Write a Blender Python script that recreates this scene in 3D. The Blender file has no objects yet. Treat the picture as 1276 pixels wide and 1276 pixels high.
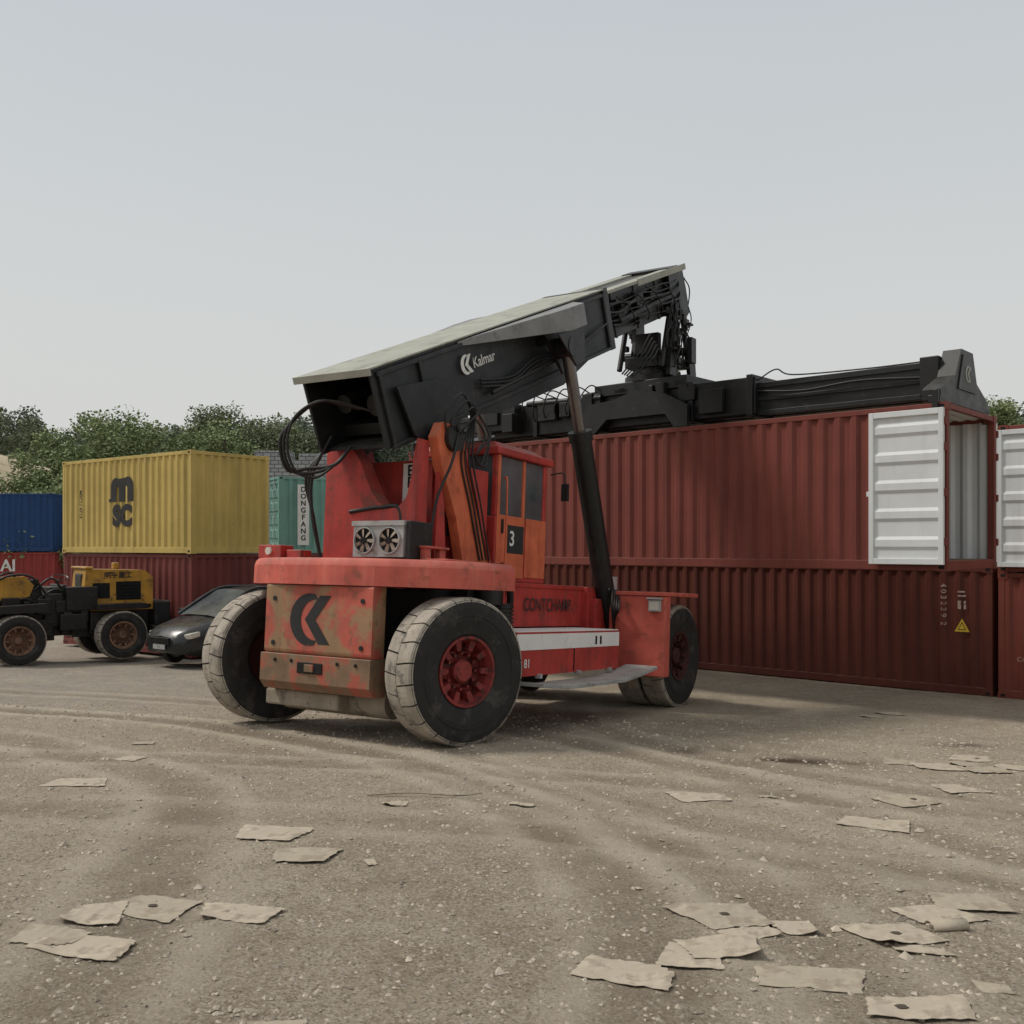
import bpy, math, random
import numpy as np
from mathutils import Matrix, Vector
random.seed(7); rng=np.random.default_rng(11)
scene=bpy.context.scene
COL=scene.collection

# ------------------------------------------------------------------ terrain height
def gz(x,y):
    q=0.35*x+0.93*y
    s=1.2
    e=np.clip((19.3-q)/s,-40,40)
    g=0.065*s*np.log1p(np.exp(e))
    return np.minimum(g,1.95)
def gzf(x,y): return float(gz(np.float64(x),np.float64(y)))

# ------------------------------------------------------------------ materials
def new_mat(name):
    m=bpy.data.materials.new(name); m.use_nodes=True
    nt=m.node_tree; return m,nt,nt.nodes,nt.links,nt.nodes['Principled BSDF']
def mixrgb(N,L,fac,a,b,bt='MIX'):
    n=N.new('ShaderNodeMix'); n.data_type='RGBA'; n.blend_type=bt
    for s,v in ((n.inputs[0],fac),(n.inputs[6],a),(n.inputs[7],b)):
        if isinstance(v,(int,float)): s.default_value=v
        elif isinstance(v,tuple): s.default_value=(v[0],v[1],v[2],1)
        else: L.new(v,s)
    return n.outputs[2]
def noise(N,L,vec,scale,detail=5,rough=.6):
    n=N.new('ShaderNodeTexNoise'); n.inputs['Scale'].default_value=scale
    n.inputs['Detail'].default_value=detail; n.inputs['Roughness'].default_value=rough
    L.new(vec,n.inputs['Vector']); return n.outputs['Fac']
def ramp(N,L,fac,p0,p1):
    r=N.new('ShaderNodeMapRange'); r.inputs['From Min'].default_value=p0; r.inputs['From Max'].default_value=p1
    L.new(fac,r.inputs['Value']); return r.outputs['Result']
def mul(N,L,a,b):
    m=N.new('ShaderNodeMath'); m.operation='MULTIPLY'; m.use_clamp=True
    for s,v in ((m.inputs[0],a),(m.inputs[1],b)):
        if isinstance(v,(int,float)): s.default_value=v
        else: L.new(v,s)
    return m.outputs[0]
def mat(name,col,rough=.55,metal=0,var=.2,scale=2.5,dirt=None,streak=None,dust=None,bump=.0,bscale=30,spec=.4,patch=None):
    m,nt,N,L,P=new_mat(name)
    tc=N.new('ShaderNodeTexCoord'); vec=tc.outputs['Object']
    c0=tuple(max(0,c*(1-var)) for c in col); c1=tuple(c*(1+var) for c in col)
    f=ramp(N,L,noise(N,L,vec,scale),.3,.7)
    c=mixrgb(N,L,f,c0,c1)
    if patch:
        c=mixrgb(N,L,mul(N,L,ramp(N,L,noise(N,L,vec,patch[2],7,.6),.48,.58),patch[1]),c,patch[0])
    if streak:
        mp=N.new('ShaderNodeMapping'); mp.inputs['Scale'].default_value=(1,1,.07); L.new(vec,mp.inputs['Vector'])
        sf=ramp(N,L,noise(N,L,mp.outputs[0],streak[2],4,.65),.5,.75)
        c=mixrgb(N,L,mul(N,L,sf,streak[1]),c,streak[0])
    if dirt:
        d=ramp(N,L,noise(N,L,vec,dirt[2],8,.68),dirt[3] if len(dirt)>3 else .52,(dirt[3] if len(dirt)>3 else .52)+.1)
        c=mixrgb(N,L,mul(N,L,d,dirt[1]),c,dirt[0])
    if dust:
        ge=N.new('ShaderNodeNewGeometry'); sx=N.new('ShaderNodeSeparateXYZ'); L.new(ge.outputs['Normal'],sx.inputs[0])
        up=ramp(N,L,sx.outputs['Z'],.15,.95)
        dn=ramp(N,L,noise(N,L,vec,3,6,.7),.25,.65)
        c=mixrgb(N,L,mul(N,L,mul(N,L,up,dn),dust[1]),c,dust[0])
    L.new(c,P.inputs['Base Color'])
    rr=N.new('ShaderNodeMapRange'); rr.inputs['To Min'].default_value=max(.05,rough-.15); rr.inputs['To Max'].default_value=min(1,rough+.2)
    L.new(noise(N,L,vec,6,5,.6),rr.inputs['Value']); L.new(rr.outputs['Result'],P.inputs['Roughness'])
    P.inputs['Metallic'].default_value=metal; P.inputs['Specular IOR Level'].default_value=spec
    if bump:
        b=N.new('ShaderNodeBump'); b.inputs['Strength'].default_value=bump; b.inputs['Distance'].default_value=.02
        L.new(noise(N,L,vec,bscale,6,.7),b.inputs['Height']); L.new(b.outputs[0],P.inputs['Normal'])
    return m
DUST=(.38,.33,.265)
RUST=(.10,.045,.025)
M={}
M['red']=mat('machine_red_paint',(.40,.040,.032),.5,var=.25,dirt=((.14,.045,.03),.75,3.0,.56),streak=((.12,.035,.025),.6,5),dust=(DUST,.4),bump=.05)
M['redfade']=mat('faded_red_paint',(.50,.098,.070),.6,var=.22,dirt=((.22,.07,.045),.8,4.0,.55),streak=((.60,.27,.18),.4,6),dust=(DUST,.3),bump=.06)
M['orange']=mat('orange_faded_paint',(.56,.13,.055),.6,var=.22,dirt=((.28,.055,.032),.6,4,.56),streak=((.40,.06,.035),.75,6),dust=(DUST,.3))
M['worn']=mat('worn_counterweight_paint',(.44,.095,.066),.7,var=.28,scale=1.7,patch=((.27,.215,.11),.75,2.6),dirt=((.14,.09,.055),.8,4.5,.55),streak=((.15,.09,.06),.6,5),dust=(DUST,.5),bump=.15)
M['rustbrown']=mat('rusty_ledge',(.20,.125,.075),.8,var=.35,dirt=((.38,.075,.05),.85,2.6,.50),streak=((.30,.25,.17),.5,4),dust=(DUST,.5),bump=.2)
M['black']=mat('black_machine_paint',(.013,.014,.015),.5,var=.4,dirt=((.055,.05,.042),.6,3,.56),dust=((.16,.15,.13),.5),bump=.05)
M['blackm']=mat('greasy_black',(.010,.010,.010),.42,var=.4,dirt=((.045,.038,.03),.5,6,.57),dust=((.13,.12,.10),.35))
M['dark']=mat('dark_void',(.006,.006,.006),.9,var=.2)
M['boomtop']=mat('boom_top_grey',(.33,.33,.28),.7,var=.15,dirt=((.18,.17,.14),.7,3,.55))
M['boomgrey']=mat('boom_bracket_grey',(.21,.21,.21),.6,var=.2,dirt=((.10,.10,.095),.6,4,.55))
M['chrome']=mat('cylinder_rod_steel',(.18,.165,.16),.3,metal=.85,var=.15)
M['hose']=mat('rubber_hose',(.012,.012,.012),.5,var=.3,dust=((.10,.09,.08),.4))
M['tyre']=mat('tyre_sidewall',(.019,.018,.017),.75,var=.35,scale=6,dirt=((.075,.066,.056),.55,4,.53),bump=.1)
M['tread']=mat('dusty_tread',(.33,.29,.24),.95,var=.25,scale=4,dirt=((.12,.105,.088),.85,5,.53),bump=.35,bscale=22)
M['rim']=mat('red_rim',(.22,.027,.023),.6,var=.3,dirt=((.04,.02,.016),.85,9,.5),bump=.1)
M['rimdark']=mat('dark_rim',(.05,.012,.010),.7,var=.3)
M['glass']=mat('cab_glass',(.085,.10,.105),.07,var=.4,scale=1.5,spec=1.0)
M['white']=mat('worn_white_paint',(.76,.74,.71),.6,var=.06,dirt=((.42,.36,.31),.6,7,.59),dust=(DUST,.1))
M['grey']=mat('grey_metal',(.34,.34,.33),.6,var=.2,dirt=((.14,.12,.10),.7,6,.54),dust=(DUST,.4))
M['axle']=mat('dusty_axle',(.32,.27,.21),.9,var=.3,dirt=((.13,.11,.09),.8,5,.52),bump=.2)
M['blacklet']=mat('black_lettering',(.020,.020,.020),.7,var=.3,dirt=((.14,.10,.05),.6,7,.62))
M['darklet']=mat('dark_lettering',(.05,.028,.028),.7,var=.3,dirt=((.3,.05,.04),.5,12,.62))
M['whitelet']=mat('white_lettering',(.66,.65,.62),.7,var=.08,dirt=((.2,.16,.14),.6,14,.57))
M['wornlet']=mat('worn_white_lettering',(.60,.59,.56),.7,var=.1,dirt=((.03,.03,.03),.9,9,.52))
M['palelet']=mat('faded_pale_lettering',(.40,.31,.27),.8,var=.12,dirt=((.15,.05,.04),.85,14,.50))
M['lampglass']=mat('lamp_glass',(.55,.52,.45),.15,var=.1)
M['yel']=mat('hazard_yellow',(.62,.42,.04),.6,var=.1)
M['paper']=mat('cardboard_sheet',(.41,.35,.27),.9,var=.14,scale=5,dirt=((.25,.205,.155),.75,7,.52),bump=.12)
def cmat(name,col,rust=.5):
    return mat(name,col,.6,var=.14,scale=.9,dirt=(RUST,rust,5,.64),streak=(tuple(c*.5 for c in col),.65,3.2),dust=((.30,.27,.2),.45),bump=.04,spec=.3)
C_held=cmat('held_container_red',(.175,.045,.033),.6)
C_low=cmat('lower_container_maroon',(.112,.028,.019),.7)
C_nb=cmat('neighbour_container_red',(.18,.045,.031),.5)
C_yel=cmat('yellow_container_paint',(.50,.37,.115),.6)
C_mar=cmat('maroon_container_paint',(.165,.040,.034))
C_blue=cmat('blue_container_paint',(.014,.050,.15))
C_red2=cmat('red_container_paint',(.26,.037,.034))
C_teal=cmat('teal_container_paint',(.15,.30,.255))
C_white=mat('white_door_inside',(.64,.66,.66),.55,var=.05,streak=((.42,.40,.37),.4,4),dirt=((.36,.33,.30),.4,4,.64))
C_wood=mat('plywood_floor',(.14,.09,.06),.8,var=.3)

# ------------------------------------------------------------------ mesh builder
class B:
    def __init__(s,Mx=None): s.v=[];s.f=[];s.m=[];s.s=[];s.M=Mx
    def add(s,vs,fs,mi=0,smooth=False,Mx=None):
        n=len(s.v)
        for p in vs:
            p=Vector(p)
            if Mx is not None: p=Mx@p
            if s.M is not None: p=s.M@p
            s.v.append(tuple(p))
        for f in fs: s.f.append(tuple(n+i for i in f)); s.m.append(mi); s.s.append(smooth)
    def box(s,a,b,mi=0,Mx=None):
        x0,x1=sorted((a[0],b[0]));y0,y1=sorted((a[1],b[1]));z0,z1=sorted((a[2],b[2]))
        s.hexa([(x0,y0,z0),(x1,y0,z0),(x1,y1,z0),(x0,y1,z0),(x0,y0,z1),(x1,y0,z1),(x1,y1,z1),(x0,y1,z1)],mi,Mx)
    def hexa(s,p,mi=0,Mx=None):
        s.add(p,[(0,3,2,1),(4,5,6,7),(0,1,5,4),(1,2,6,5),(2,3,7,6),(3,0,4,7)],mi,False,Mx)
    def prism(s,poly,a,b,plane='xz',mi=0,Mx=None,smooth=False):
        n=len(poly)
        def P(u,w,t): return {'xz':(u,t,w),'xy':(u,w,t),'yz':(t,u,w)}[plane]
        vs=[P(u,w,a) for u,w in poly]+[P(u,w,b) for u,w in poly]
        s.add(vs,[tuple(range(n))[::-1],tuple(range(n,2*n))],mi,False,Mx)
        s.add(vs,[(i,(i+1)%n,n+(i+1)%n,n+i) for i in range(n)],mi,smooth,Mx)
    def cyl(s,p0,p1,r0,r1=None,n=20,mi=0,caps=True,Mx=None):
        if r1 is None:r1=r0
        p0=Vector(p0);p1=Vector(p1);d=(p1-p0).normalized()
        a=d.orthogonal().normalized();b=d.cross(a)
        vs=[]
        for p,r in((p0,r0),(p1,r1)):
            for i in range(n):
                t=2*math.pi*i/n; vs.append(p+a*r*math.cos(t)+b*r*math.sin(t))
        s.add(vs,[(i,(i+1)%n,n+(i+1)%n,n+i) for i in range(n)],mi,True,Mx)
        if caps: s.add(vs,[tuple(range(n))[::-1],tuple(range(n,2*n))],mi,False,Mx)
    def tube(s,pts,r,n=8,mi=0,Mx=None,sm=True):
        if sm: pts=spl(pts)
        pts=[Vector(p) for p in pts]; vs=[];K=len(pts); up=None
        for i,p in enumerate(pts):
            d=(pts[min(i+1,K-1)]-pts[max(i-1,0)]).normalized()
            if up is None: up=d.orthogonal().normalized()
            up=(up-d*up.dot(d)).normalized(); b=d.cross(up)
            for j in range(n):
                t=2*math.pi*j/n; vs.append(p+up*r*math.cos(t)+b*r*math.sin(t))
        s.add(vs,[(i*n+j,i*n+(j+1)%n,(i+1)*n+(j+1)%n,(i+1)*n+j) for i in range(K-1) for j in range(n)],mi,True,Mx)
        s.add(vs,[tuple(range(n))[::-1],tuple(range((K-1)*n,K*n))],mi,False,Mx)
    def lathe(s,prof,n=48,mis=0,Mx=None,smooth=True):
        vs=[]
        for r,h in prof:
            for i in range(n):
                t=2*math.pi*i/n; vs.append((r*math.cos(t),h,r*math.sin(t)))
        for k in range(len(prof)-1):
            mi=mis if isinstance(mis,int) else mis[k]
            s.add([vs[k*n+i] for i in range(n)]+[vs[(k+1)*n+i] for i in range(n)],
                  [(i,(i+1)%n,n+(i+1)%n,n+i) for i in range(n)],mi,smooth,Mx)
    def obj(s,name,parent,mats,bevel=0,world=False,label=None):
        me=bpy.data.meshes.new(name); me.from_pydata(s.v,[],s.f)
        for m_ in mats: me.materials.append(m_)
        me.polygons.foreach_set('material_index',s.m); me.polygons.foreach_set('use_smooth',s.s)
        me.update()
        o=bpy.data.objects.new(name,me); COL.objects.link(o)
        if parent is not None:
            o.parent=parent
            if world: o.matrix_parent_inverse=ROOTM[parent.name].inverted()
        if bevel:
            b=o.modifiers.new('bevel','BEVEL'); b.width=bevel; b.segments=2; b.limit_method='ANGLE'; b.angle_limit=math.radians(40)
        if label:o['label']=label
        return o
ROOTM={}
def spl(p,n=8):
    p=[Vector(q) for q in p]
    if len(p)<3: return p
    out=[];P=[p[0]*2-p[1]]+p+[p[-1]*2-p[-2]]
    for i in range(1,len(P)-2):
        a,b,c,d=P[i-1:i+3]
        for j in range(n):
            t=j/n; out.append(.5*((2*b)+(c-a)*t+(2*a-5*b+4*c-d)*t*t+(3*b-a-3*c+d)*t**3))
    out.append(p[-1]); return out
def root(name,Mx,label,cat,group=None):
    e=bpy.data.objects.new(name,None); COL.objects.link(e); e.empty_display_size=.5
    e.matrix_world=Mx; e['label']=label; e['category']=cat
    if group:e['group']=group
    ROOTM[e.name]=Mx.copy(); return e
def basis(o,x,y,z=None):
    x=Vector(x).normalized();y=Vector(y).normalized(); z=x.cross(y) if z is None else Vector(z)
    m=Matrix.Identity(4)
    for i in range(3): m[i][0]=x[i];m[i][1]=y[i];m[i][2]=z[i];m[i][3]=o[i]
    return m
def text(string,parent,Mx,size,material,bold=0,name='lettering',sx=1,spacing=1):
    cu=bpy.data.curves.new('t','FONT'); cu.body=string; cu.size=size; cu.offset=bold; cu.space_character=spacing
    cu.align_x='CENTER'; cu.align_y='CENTER'
    t=bpy.data.objects.new('t',cu); COL.objects.link(t)
    bpy.context.view_layer.update()
    me=bpy.data.meshes.new_from_object(t.evaluated_get(bpy.context.evaluated_depsgraph_get()))
    bpy.data.objects.remove(t)
    S=Matrix.Diagonal((sx,1,1,1)); me.transform(Mx@S)
    me.materials.clear(); me.materials.append(material)
    o=bpy.data.objects.new(name,me); COL.objects.link(o); o.parent=parent
    return o
def flat(parent,name,Mx,polys,material):
    b=B(Mx)
    for p in polys: b.add([(x,y,0) for x,y in p],[tuple(range(len(p)))],0)
    return b.obj(name,parent,[material])
def arcpts(cx,cy,r,a0,a1,n=16): return [(cx+r*math.cos(math.radians(a0+(a1-a0)*i/n)),cy+r*math.sin(math.radians(a0+(a1-a0)*i/n))) for i in range(n+1)]
def klogo(s):
    c=arcpts(0,0,.52*s,75,285,20)+arcpts(.18*s,0,.41*s,275,85,20)
    arm1=[(-.12*s,0),(.26*s,.48*s),(.56*s,.48*s),(.16*s,0),(.56*s,-.48*s),(.26*s,-.48*s)]
    return [c,arm1]

# ------------------------------------------------------------------ containers
U=Vector((.741,-.671,0)); NN=Vector((.671,.741,0))
def corr(b,t0,t1,f,z0,z1,mi,depth=.042,period=.28,off=0.):
    pts=[]
    pat=[(0,0),(.27,0),(.5,1),(.77,1)]
    n=max(1,round((t1-t0)/period)); per=(t1-t0)/n
    for i in range(n):
        for a,d in pat: pts.append((t0+(i+a)*per,d*depth+off))
    pts.append((t1,off))
    vs=[f(t,d,z0) for t,d in pts]+[f(t,d,z1) for t,d in pts]; n=len(pts)
    b.add(vs,[(i,i+1,n+i+1,n+i) for i in range(n-1)],mi)
def make_door(b,Wd,H,f):
    def bx(t0,t1,d0,d1,z0,z1,mi):
        p=[f(t0,d0,z0),f(t1,d0,z0),f(t1,d1,z0),f(t0,d1,z0),f(t0,d0,z1),f(t1,d0,z1),f(t1,d1,z1),f(t0,d1,z1)]
        b.hexa(p,mi)
    bx(0,.075,0,.065,0,H,0); bx(Wd-.075,Wd,0,.065,0,H,0)
    bx(.075,Wd-.075,0,.062,0,.09,0); bx(.075,Wd-.075,0,.062,H-.09,H,0)
    z0=.09; z1=H-.09; n=5; seg=(z1-z0)/n; prof=[]
    for i in range(n):
        a=z0+i*seg
        prof+= [(a,.018),(a+seg*.30,.018),(a+seg*.42,.045),(a+seg*.66,.045),(a+seg*.78,.018)]
    prof.append((z1,.018))
    vs=[f(.075,d,z) for z,d in prof]+[f(Wd-.075,d,z) for z,d in prof]; n=len(prof)
    b.add(vs,[(i,i+1,n+i+1,n+i) for i in range(n-1)],0)
    b.add([f(.01,.001,.01),f(Wd-.01,.001,.01),f(Wd-.01,.001,H-.01),f(.01,.001,H-.01)],[(0,1,2,3)],1)
def container(origin,u,L,H,paint,label,left='wall',right='wall',W=2.44,group=None,period=.28):
    u=Vector((u[0],u[1],0)).normalized(); n=Vector((-u.y,u.x,0))
    Mx=basis(origin,u,n)
    R=root('shipping_container',Mx,label,'container',group)
    b=B(); pw=.11
    for x in (0,L):
        for y in (0,W):
            x0=.004 if x==0 else L-pw-.004; y0=.004 if y==0 else W-pw-.004
            b.box((x0,y0,.1),(x0+pw,y0+pw,H-.1))
    for z0,z1 in ((.012,.16),(H-.10,H-.012)):
        for y in (0,W):
            y0=.009 if y==0 else W-.059; b.box((.1,y0,z0),(L-.1,y0+.05,z1))
        for x in (0,L):
            x0=.009 if x==0 else L-.069; b.box((x0,.1,z0),(x0+.06,W-.1,z1))
    b.obj('frame',R,[paint],.008)
    for x in (0,L):
        for y in (0,W):
            for z in (0,H-.118):
                c=B()
                x0=-.003 if x==0 else L-.175; y0=-.003 if y==0 else W-.159
                c.box((x0,y0,z),(x0+.178,y0+.162,z+.118),0)
                ya,yb=(-.006,-.0035) if y==0 else (W+.0035,W+.006)
                c.box((x0+.05,ya,z+.035),(x0+.13,yb,z+.085),1)
                c.obj('corner_casting',R,[paint,M['dark']])
    zb,zt=.158,H-.1
    for nm,f in (('side_wall',lambda t,d,z:(t,.014+d,z)),('side_wall',lambda t,d,z:(t,W-.014-d,z))):
        s=B(); corr(s,.11,L-.11,f,zb,zt,0,period=period); corr(s,.11,L-.11,f,zb,zt,1,off=.006,period=period); s.obj(nm,R,[paint,C_white])
    r=B(); f=lambda t,d,y:(t,y,H-.022-d)
    corr(r,.06,L-.06,f,.055,W-.055,0,.02,.21); corr(r,.06,L-.06,f,.055,W-.055,1,.02,.21,.006); r.obj('roof',R,[paint,C_white])
    fl=B(); fl.box((.07,.06,.13),(L-.07,W-.06,.165)); fl.obj('floor',R,[C_wood])
    for side,kind in (('l',left),('r',right)):
        f=(lambda t,d,z:(.014+d,t,z)) if side=='l' else (lambda t,d,z:(L-.014-d,t,z))
        if kind=='wall':
            s=B(); corr(s,.11,W-.11,f,zb,zt,0,.045,.24); corr(s,.11,W-.11,f,zb,zt,1,.045,.24,.006); s.obj('end_wall',R,[paint,C_white])
        elif kind=='doors':
            for k in (0,1):
                s=B(); y0=.12+k*1.1; prof=[]
                for i in range(5):
                    a=.17+i*(H-.3)/5; q=(H-.3)/5
                    prof+=[(a,.02),(a+q*.3,.02),(a+q*.42,.05),(a+q*.66,.05),(a+q*.78,.02)]
                prof.append((H-.13,.02)); m=len(prof)
                vs=[f(y0+.03,d-.02,z) for z,d in prof]+[f(y0+1.07,d-.02,z) for z,d in prof]
                s.add(vs,[(i,i+1,m+i+1,m+i) for i in range(m-1)],0)
                for yy in (.3,.8):
                    s.cyl(f(y0+yy,-.05,.1),f(y0+yy,-.05,H-.06),.018,n=8,mi=1)
                    for z in (.3,H*.5,H-.3): s.cyl(f(y0+yy-.06,-.03,z),f(y0+yy+.06,-.03,z),.03,n=6,mi=1)
                s.obj('door',R,[paint,M['grey']])
        else:
            Hd=H-.2; Wd=1.15
            for ys,y0 in ((-1,-.022),(1,W+.022)):
                if side=='r': g=lambda t,d,z,ys=ys,y0=y0:(L-.02-t,y0+ys*(d+.03),z+.1)
                else: g=lambda t,d,z,ys=ys,y0=y0:(.02+t,y0+ys*(d+.03),z+.1)
                s=B(); make_door(s,Wd,Hd,g)
                for z in (.35,1.1,1.8,Hd-.2):
                    s.box(g(-.03,-.02,z-.06),g(.03,.03,z+.06),1)
                s.box(g(Wd-.01,.0,1.07),g(Wd+.05,.03,1.15),0)
                s.obj('door',R,[C_white,paint],.006,label='open white door folded back on the side')
    return R
P0=Vector((6.61,15.0,0))
Lc=12.19
held=container(P0-U*Lc+Vector((0,0,2.49)),U,Lc,2.59,C_held,'long dark red shipping container lifted by the reach stacker, doors open',right='open')
P1=Vector((9.05,18.6,0))
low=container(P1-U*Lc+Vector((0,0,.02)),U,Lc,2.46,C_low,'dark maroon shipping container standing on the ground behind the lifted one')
P2=P1+U*.10
nb=container(P2+Vector((0,0,.02)),U,6.06,2.36,C_nb,'red shipping container on the ground under another container')
nb2=container(P2+Vector((0,0,2.385)),U,6.06,2.75,C_nb,'red shipping container on top of another, white door folded back',left='open')
def sideM(x,z,y=.008): return basis((x,y,z),(1,0,0),(0,0,1))
text('4 0 3 2 3 9  2',low,basis((Lc-.90,.008,1.72),(0,0,-1),(1,0,0)),.15,M['palelet'],.002,sx=1.0)
b=B(sideM(Lc-.55,1.32,.006)); b.add([(-.14,-.115,0),(.14,-.115,0),(0,.14,0)],[(0,1,2)]); b.add([(-.078,-.078,.002),(.078,-.078,.002),(0,.078,.002)],[(0,1,2)],1); b.add([(-.055,-.063,.004),(.055,-.063,.004),(0,.048,.004)],[(0,1,2)],0)
b.obj('warning_sign',low,[M['yel'],M['blacklet']])
def stem(x0,x1,z0,z1): return [(x0,z0),(x1,z0),(x1,z1),(x0,z1)]
flat(low,'marking_panel',sideM(Lc-.55,1.72,.006),[stem(-.08,-.02,-.08,.08),stem(.03,.07,-.08,.08),stem(-.08,.07,.16,.19),stem(-.08,.05,.24,.27)],M['palelet'])
flat(nb,'marking_panel',sideM(.55,1.25,.006),[stem(-.10,.10,-.2,.1)],M['palelet'])
text('CAUTION',nb,sideM(.6,.75,.006),.12,M['palelet'])

# yellow + others
K=Vector((-7.97,24.5,0)); vy=Vector((.8,-.6,0)); gy=.08
yel=container(K-vy*6.06+Vector((0,0,gy+2.60)),vy,6.06,2.59,C_yel,'yellow shipping container with black lettering stacked on a maroon one')
container(K-vy*6.2+Vector((.1,.0,gy)),vy,6.06,2.59,C_mar,'maroon shipping container on the ground carrying a yellow one')
mo=[(-.52,-.30)]+[(-.52,.10)]+arcpts(-.28,.10,.24,180,60,8)+arcpts(.28,.10,.26,120,0,8)[0:]+[(.54,-.30),(.26,-.30),(.26,.06)]+arcpts(.20,.06,.06,0,180,5)+[(.14,-.30),(-.14,-.30),(-.14,.06)]+arcpts(-.20,.06,.06,0,180,5)+[(-.26,-.30)]
flat(yel,'lettering',sideM(3.0,1.68,.006),[mo],M['blacklet'])
flat(yel,'lettering',sideM(3.0,1.68,.006),[stem(-.62,-.52,-.30,-.22)],M['blacklet'])
text('SC',yel,sideM(3.02,.98,.006),.72,M['blacklet'],.05,sx=1.05)
text('MSCU 4715',yel,basis((.95,.007,1.35),(0,0,-1),(1,0,0)),.16,M['blacklet'],.003)
blue=container((-32.6,43.5,2.62),(1,.03),12.19,2.59,C_blue,'blue shipping container stacked on a red container')
rd=container((-32.5,43.5,.0),(1,.03),12.19,2.59,C_red2,'red shipping container with white letters under a blue one')
text('AI',rd,sideM(10.15,1.98,-.002),.72,M['whitelet'],.02)
teal=container((-7.8,33.0,2.62),(.86,.5),6.06,2.59,C_teal,'teal shipping container with a white vertical sign stacked high',left='doors')
container((-7.8,33.0,.02),(.86,.5),6.06,2.59,C_mar,'maroon shipping container under a teal one')
flat(teal,'sign_panel',sideM(.85,1.33,.004),[stem(-.20,.20,-1.05,1.0)],M['whitelet'])
for i,ch in enumerate('DONGFANG'):
    text(ch,teal,sideM(.85,2.16-.235*i,-.002),.24,M['blacklet'],.006)

# ------------------------------------------------------------------ wheels
def wheel(parent,c,R,Wd,yaw,rimr=.46,lugs=22,name='wheel',plane=-1,tread=True,rimmat=None,knobs=12,groove=.46):
    Mx=Matrix.Translation(c)@Matrix.Rotation(yaw,4,'Z')
    if plane>0: Mx=Mx@Matrix.Rotation(math.pi,4,'Z')
    h=Wd/2; k=R
    rm=rimmat or M['rim']
    hb=B(Mx)
    hb.lathe([(0,-h*.62),(.13*k,-h*.62),(.16*k,-h*.5),(.16*k,-h*.2)],24)
    for i in range(knobs):
        t=2*math.pi*i/knobs; x,z=math.cos(t)*rimr*.52,math.sin(t)*rimr*.52
        hb.cyl((x,-h*.05,z),(x,-h*.42,z),.022*k,n=8)
    H=hb.obj(name,parent,[rm])
    t=B(Mx)
    prof=[(rimr,-h*.72),(rimr+.05*k,-h*.86),(R*.70,-h*1.0),(R*.86,-h*1.0),(R*.955,-h*.93),(R*.975,-h*.80),(R*.975,h*.80),(R*.955,h*.93),(R*.86,h),(R*.7,h),(rimr+.05*k,h*.86),(rimr,h*.72)]
    t.lathe(prof,64,0)
    t.lathe([(R*.74,-h*1.005),(R*.745,-h*1.03),(R*.765,-h*1.03),(R*.77,-h*1.0)],64,0)
    if tread:
        for i in range(lugs):
            for sd in (-1,1):
                a=2*math.pi*(i+(.5 if sd>0 else 0))/lugs; da=2*math.pi/lugs*groove
                vs=[];seg=4
                for q in range(seg+1):
                    aa=a-da+2*da*q/seg
                    for rr,yy in ((R*.935,sd*h*.965),(R*.985,sd*h*.86),(R*.998,sd*h*.70),(R*.998,sd*h*.02),(R*.96,sd*h*.02)):
                        vs.append((rr*math.cos(aa+.04*(1-abs(yy)/h)),yy,rr*math.sin(aa+.04*(1-abs(yy)/h))))
                fs=[(q*5+j,q*5+j+1,(q+1)*5+j+1,(q+1)*5+j) for q in range(seg) for j in range(4)]+[(0,1,2,3,4),(seg*5,seg*5+1,seg*5+2,seg*5+3,seg*5+4)]
                t.add(vs,fs,1)
    t.obj('tyre',H,[M['tyre'],M['tread']])
    r=B(Mx)
    r.lathe([(rimr+.012,-h*.74),(rimr+.012,-h*.86),(rimr-.02,-h*.86),(rimr-.05,-h*.5),(rimr*.86,-h*.34),(rimr*.80,-h*.10),(rimr*.62,-h*.02),(rimr*.40,-h*.05),(.12*k,-h*.25),(0,-h*.25)],40)
    r.lathe([(rimr-.005,h*.74),(rimr-.03,h*.3),(rimr*.5,h*.2),(0,h*.2)],32)
    ns=10
    for i in range(ns):
        a=2*math.pi*i/ns
        Mr=Mx@Matrix.Rotation(a,4,'Y')
        r.M=None
        r.hexa([tuple(Mr@Vector(p)) for p in ((rimr*.62,-h*.60,-.035*k),(rimr*.93,-h*.66,-.05*k),(rimr*.93,-h*.66,.05*k),(rimr*.62,-h*.60,.035*k),(rimr*.62,-h*.06,-.035*k),(rimr*.93,-h*.3,-.05*k),(rimr*.93,-h*.3,.05*k),(rimr*.62,-h*.06,.035*k))],0)
    r.obj('rim',H,[rm],.004)
    return H

# ------------------------------------------------------------------ REACH STACKER
ax=Vector((.53,.848,0)).normalized()
yaw=math.atan2(ax.y,ax.x)
RS=Matrix.Translation((-1.965,12.28,.575))@Matrix.Rotation(yaw,4,'Z')@Matrix.Rotation(math.radians(3.6),4,'Y')
S=root('reach_stacker',RS,'red container reach stacker with black boom lifting a dark red container','reach stacker')
def sm(k,z,s): return basis((k,-s,z),(1,0,0),(0,0,1))
def rm_(k,s,z): return basis((k,-s,z),(0,-1,0),(0,0,1))
steer=math.atan2(-.74,.67)+math.pi/2-yaw
wheel(S,(0,-1.51,.85),.86,.52,steer,.40)
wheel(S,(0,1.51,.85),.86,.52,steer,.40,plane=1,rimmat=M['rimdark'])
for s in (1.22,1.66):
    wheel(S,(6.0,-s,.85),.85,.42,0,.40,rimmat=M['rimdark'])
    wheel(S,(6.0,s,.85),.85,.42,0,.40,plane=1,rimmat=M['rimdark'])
b=B()
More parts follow.
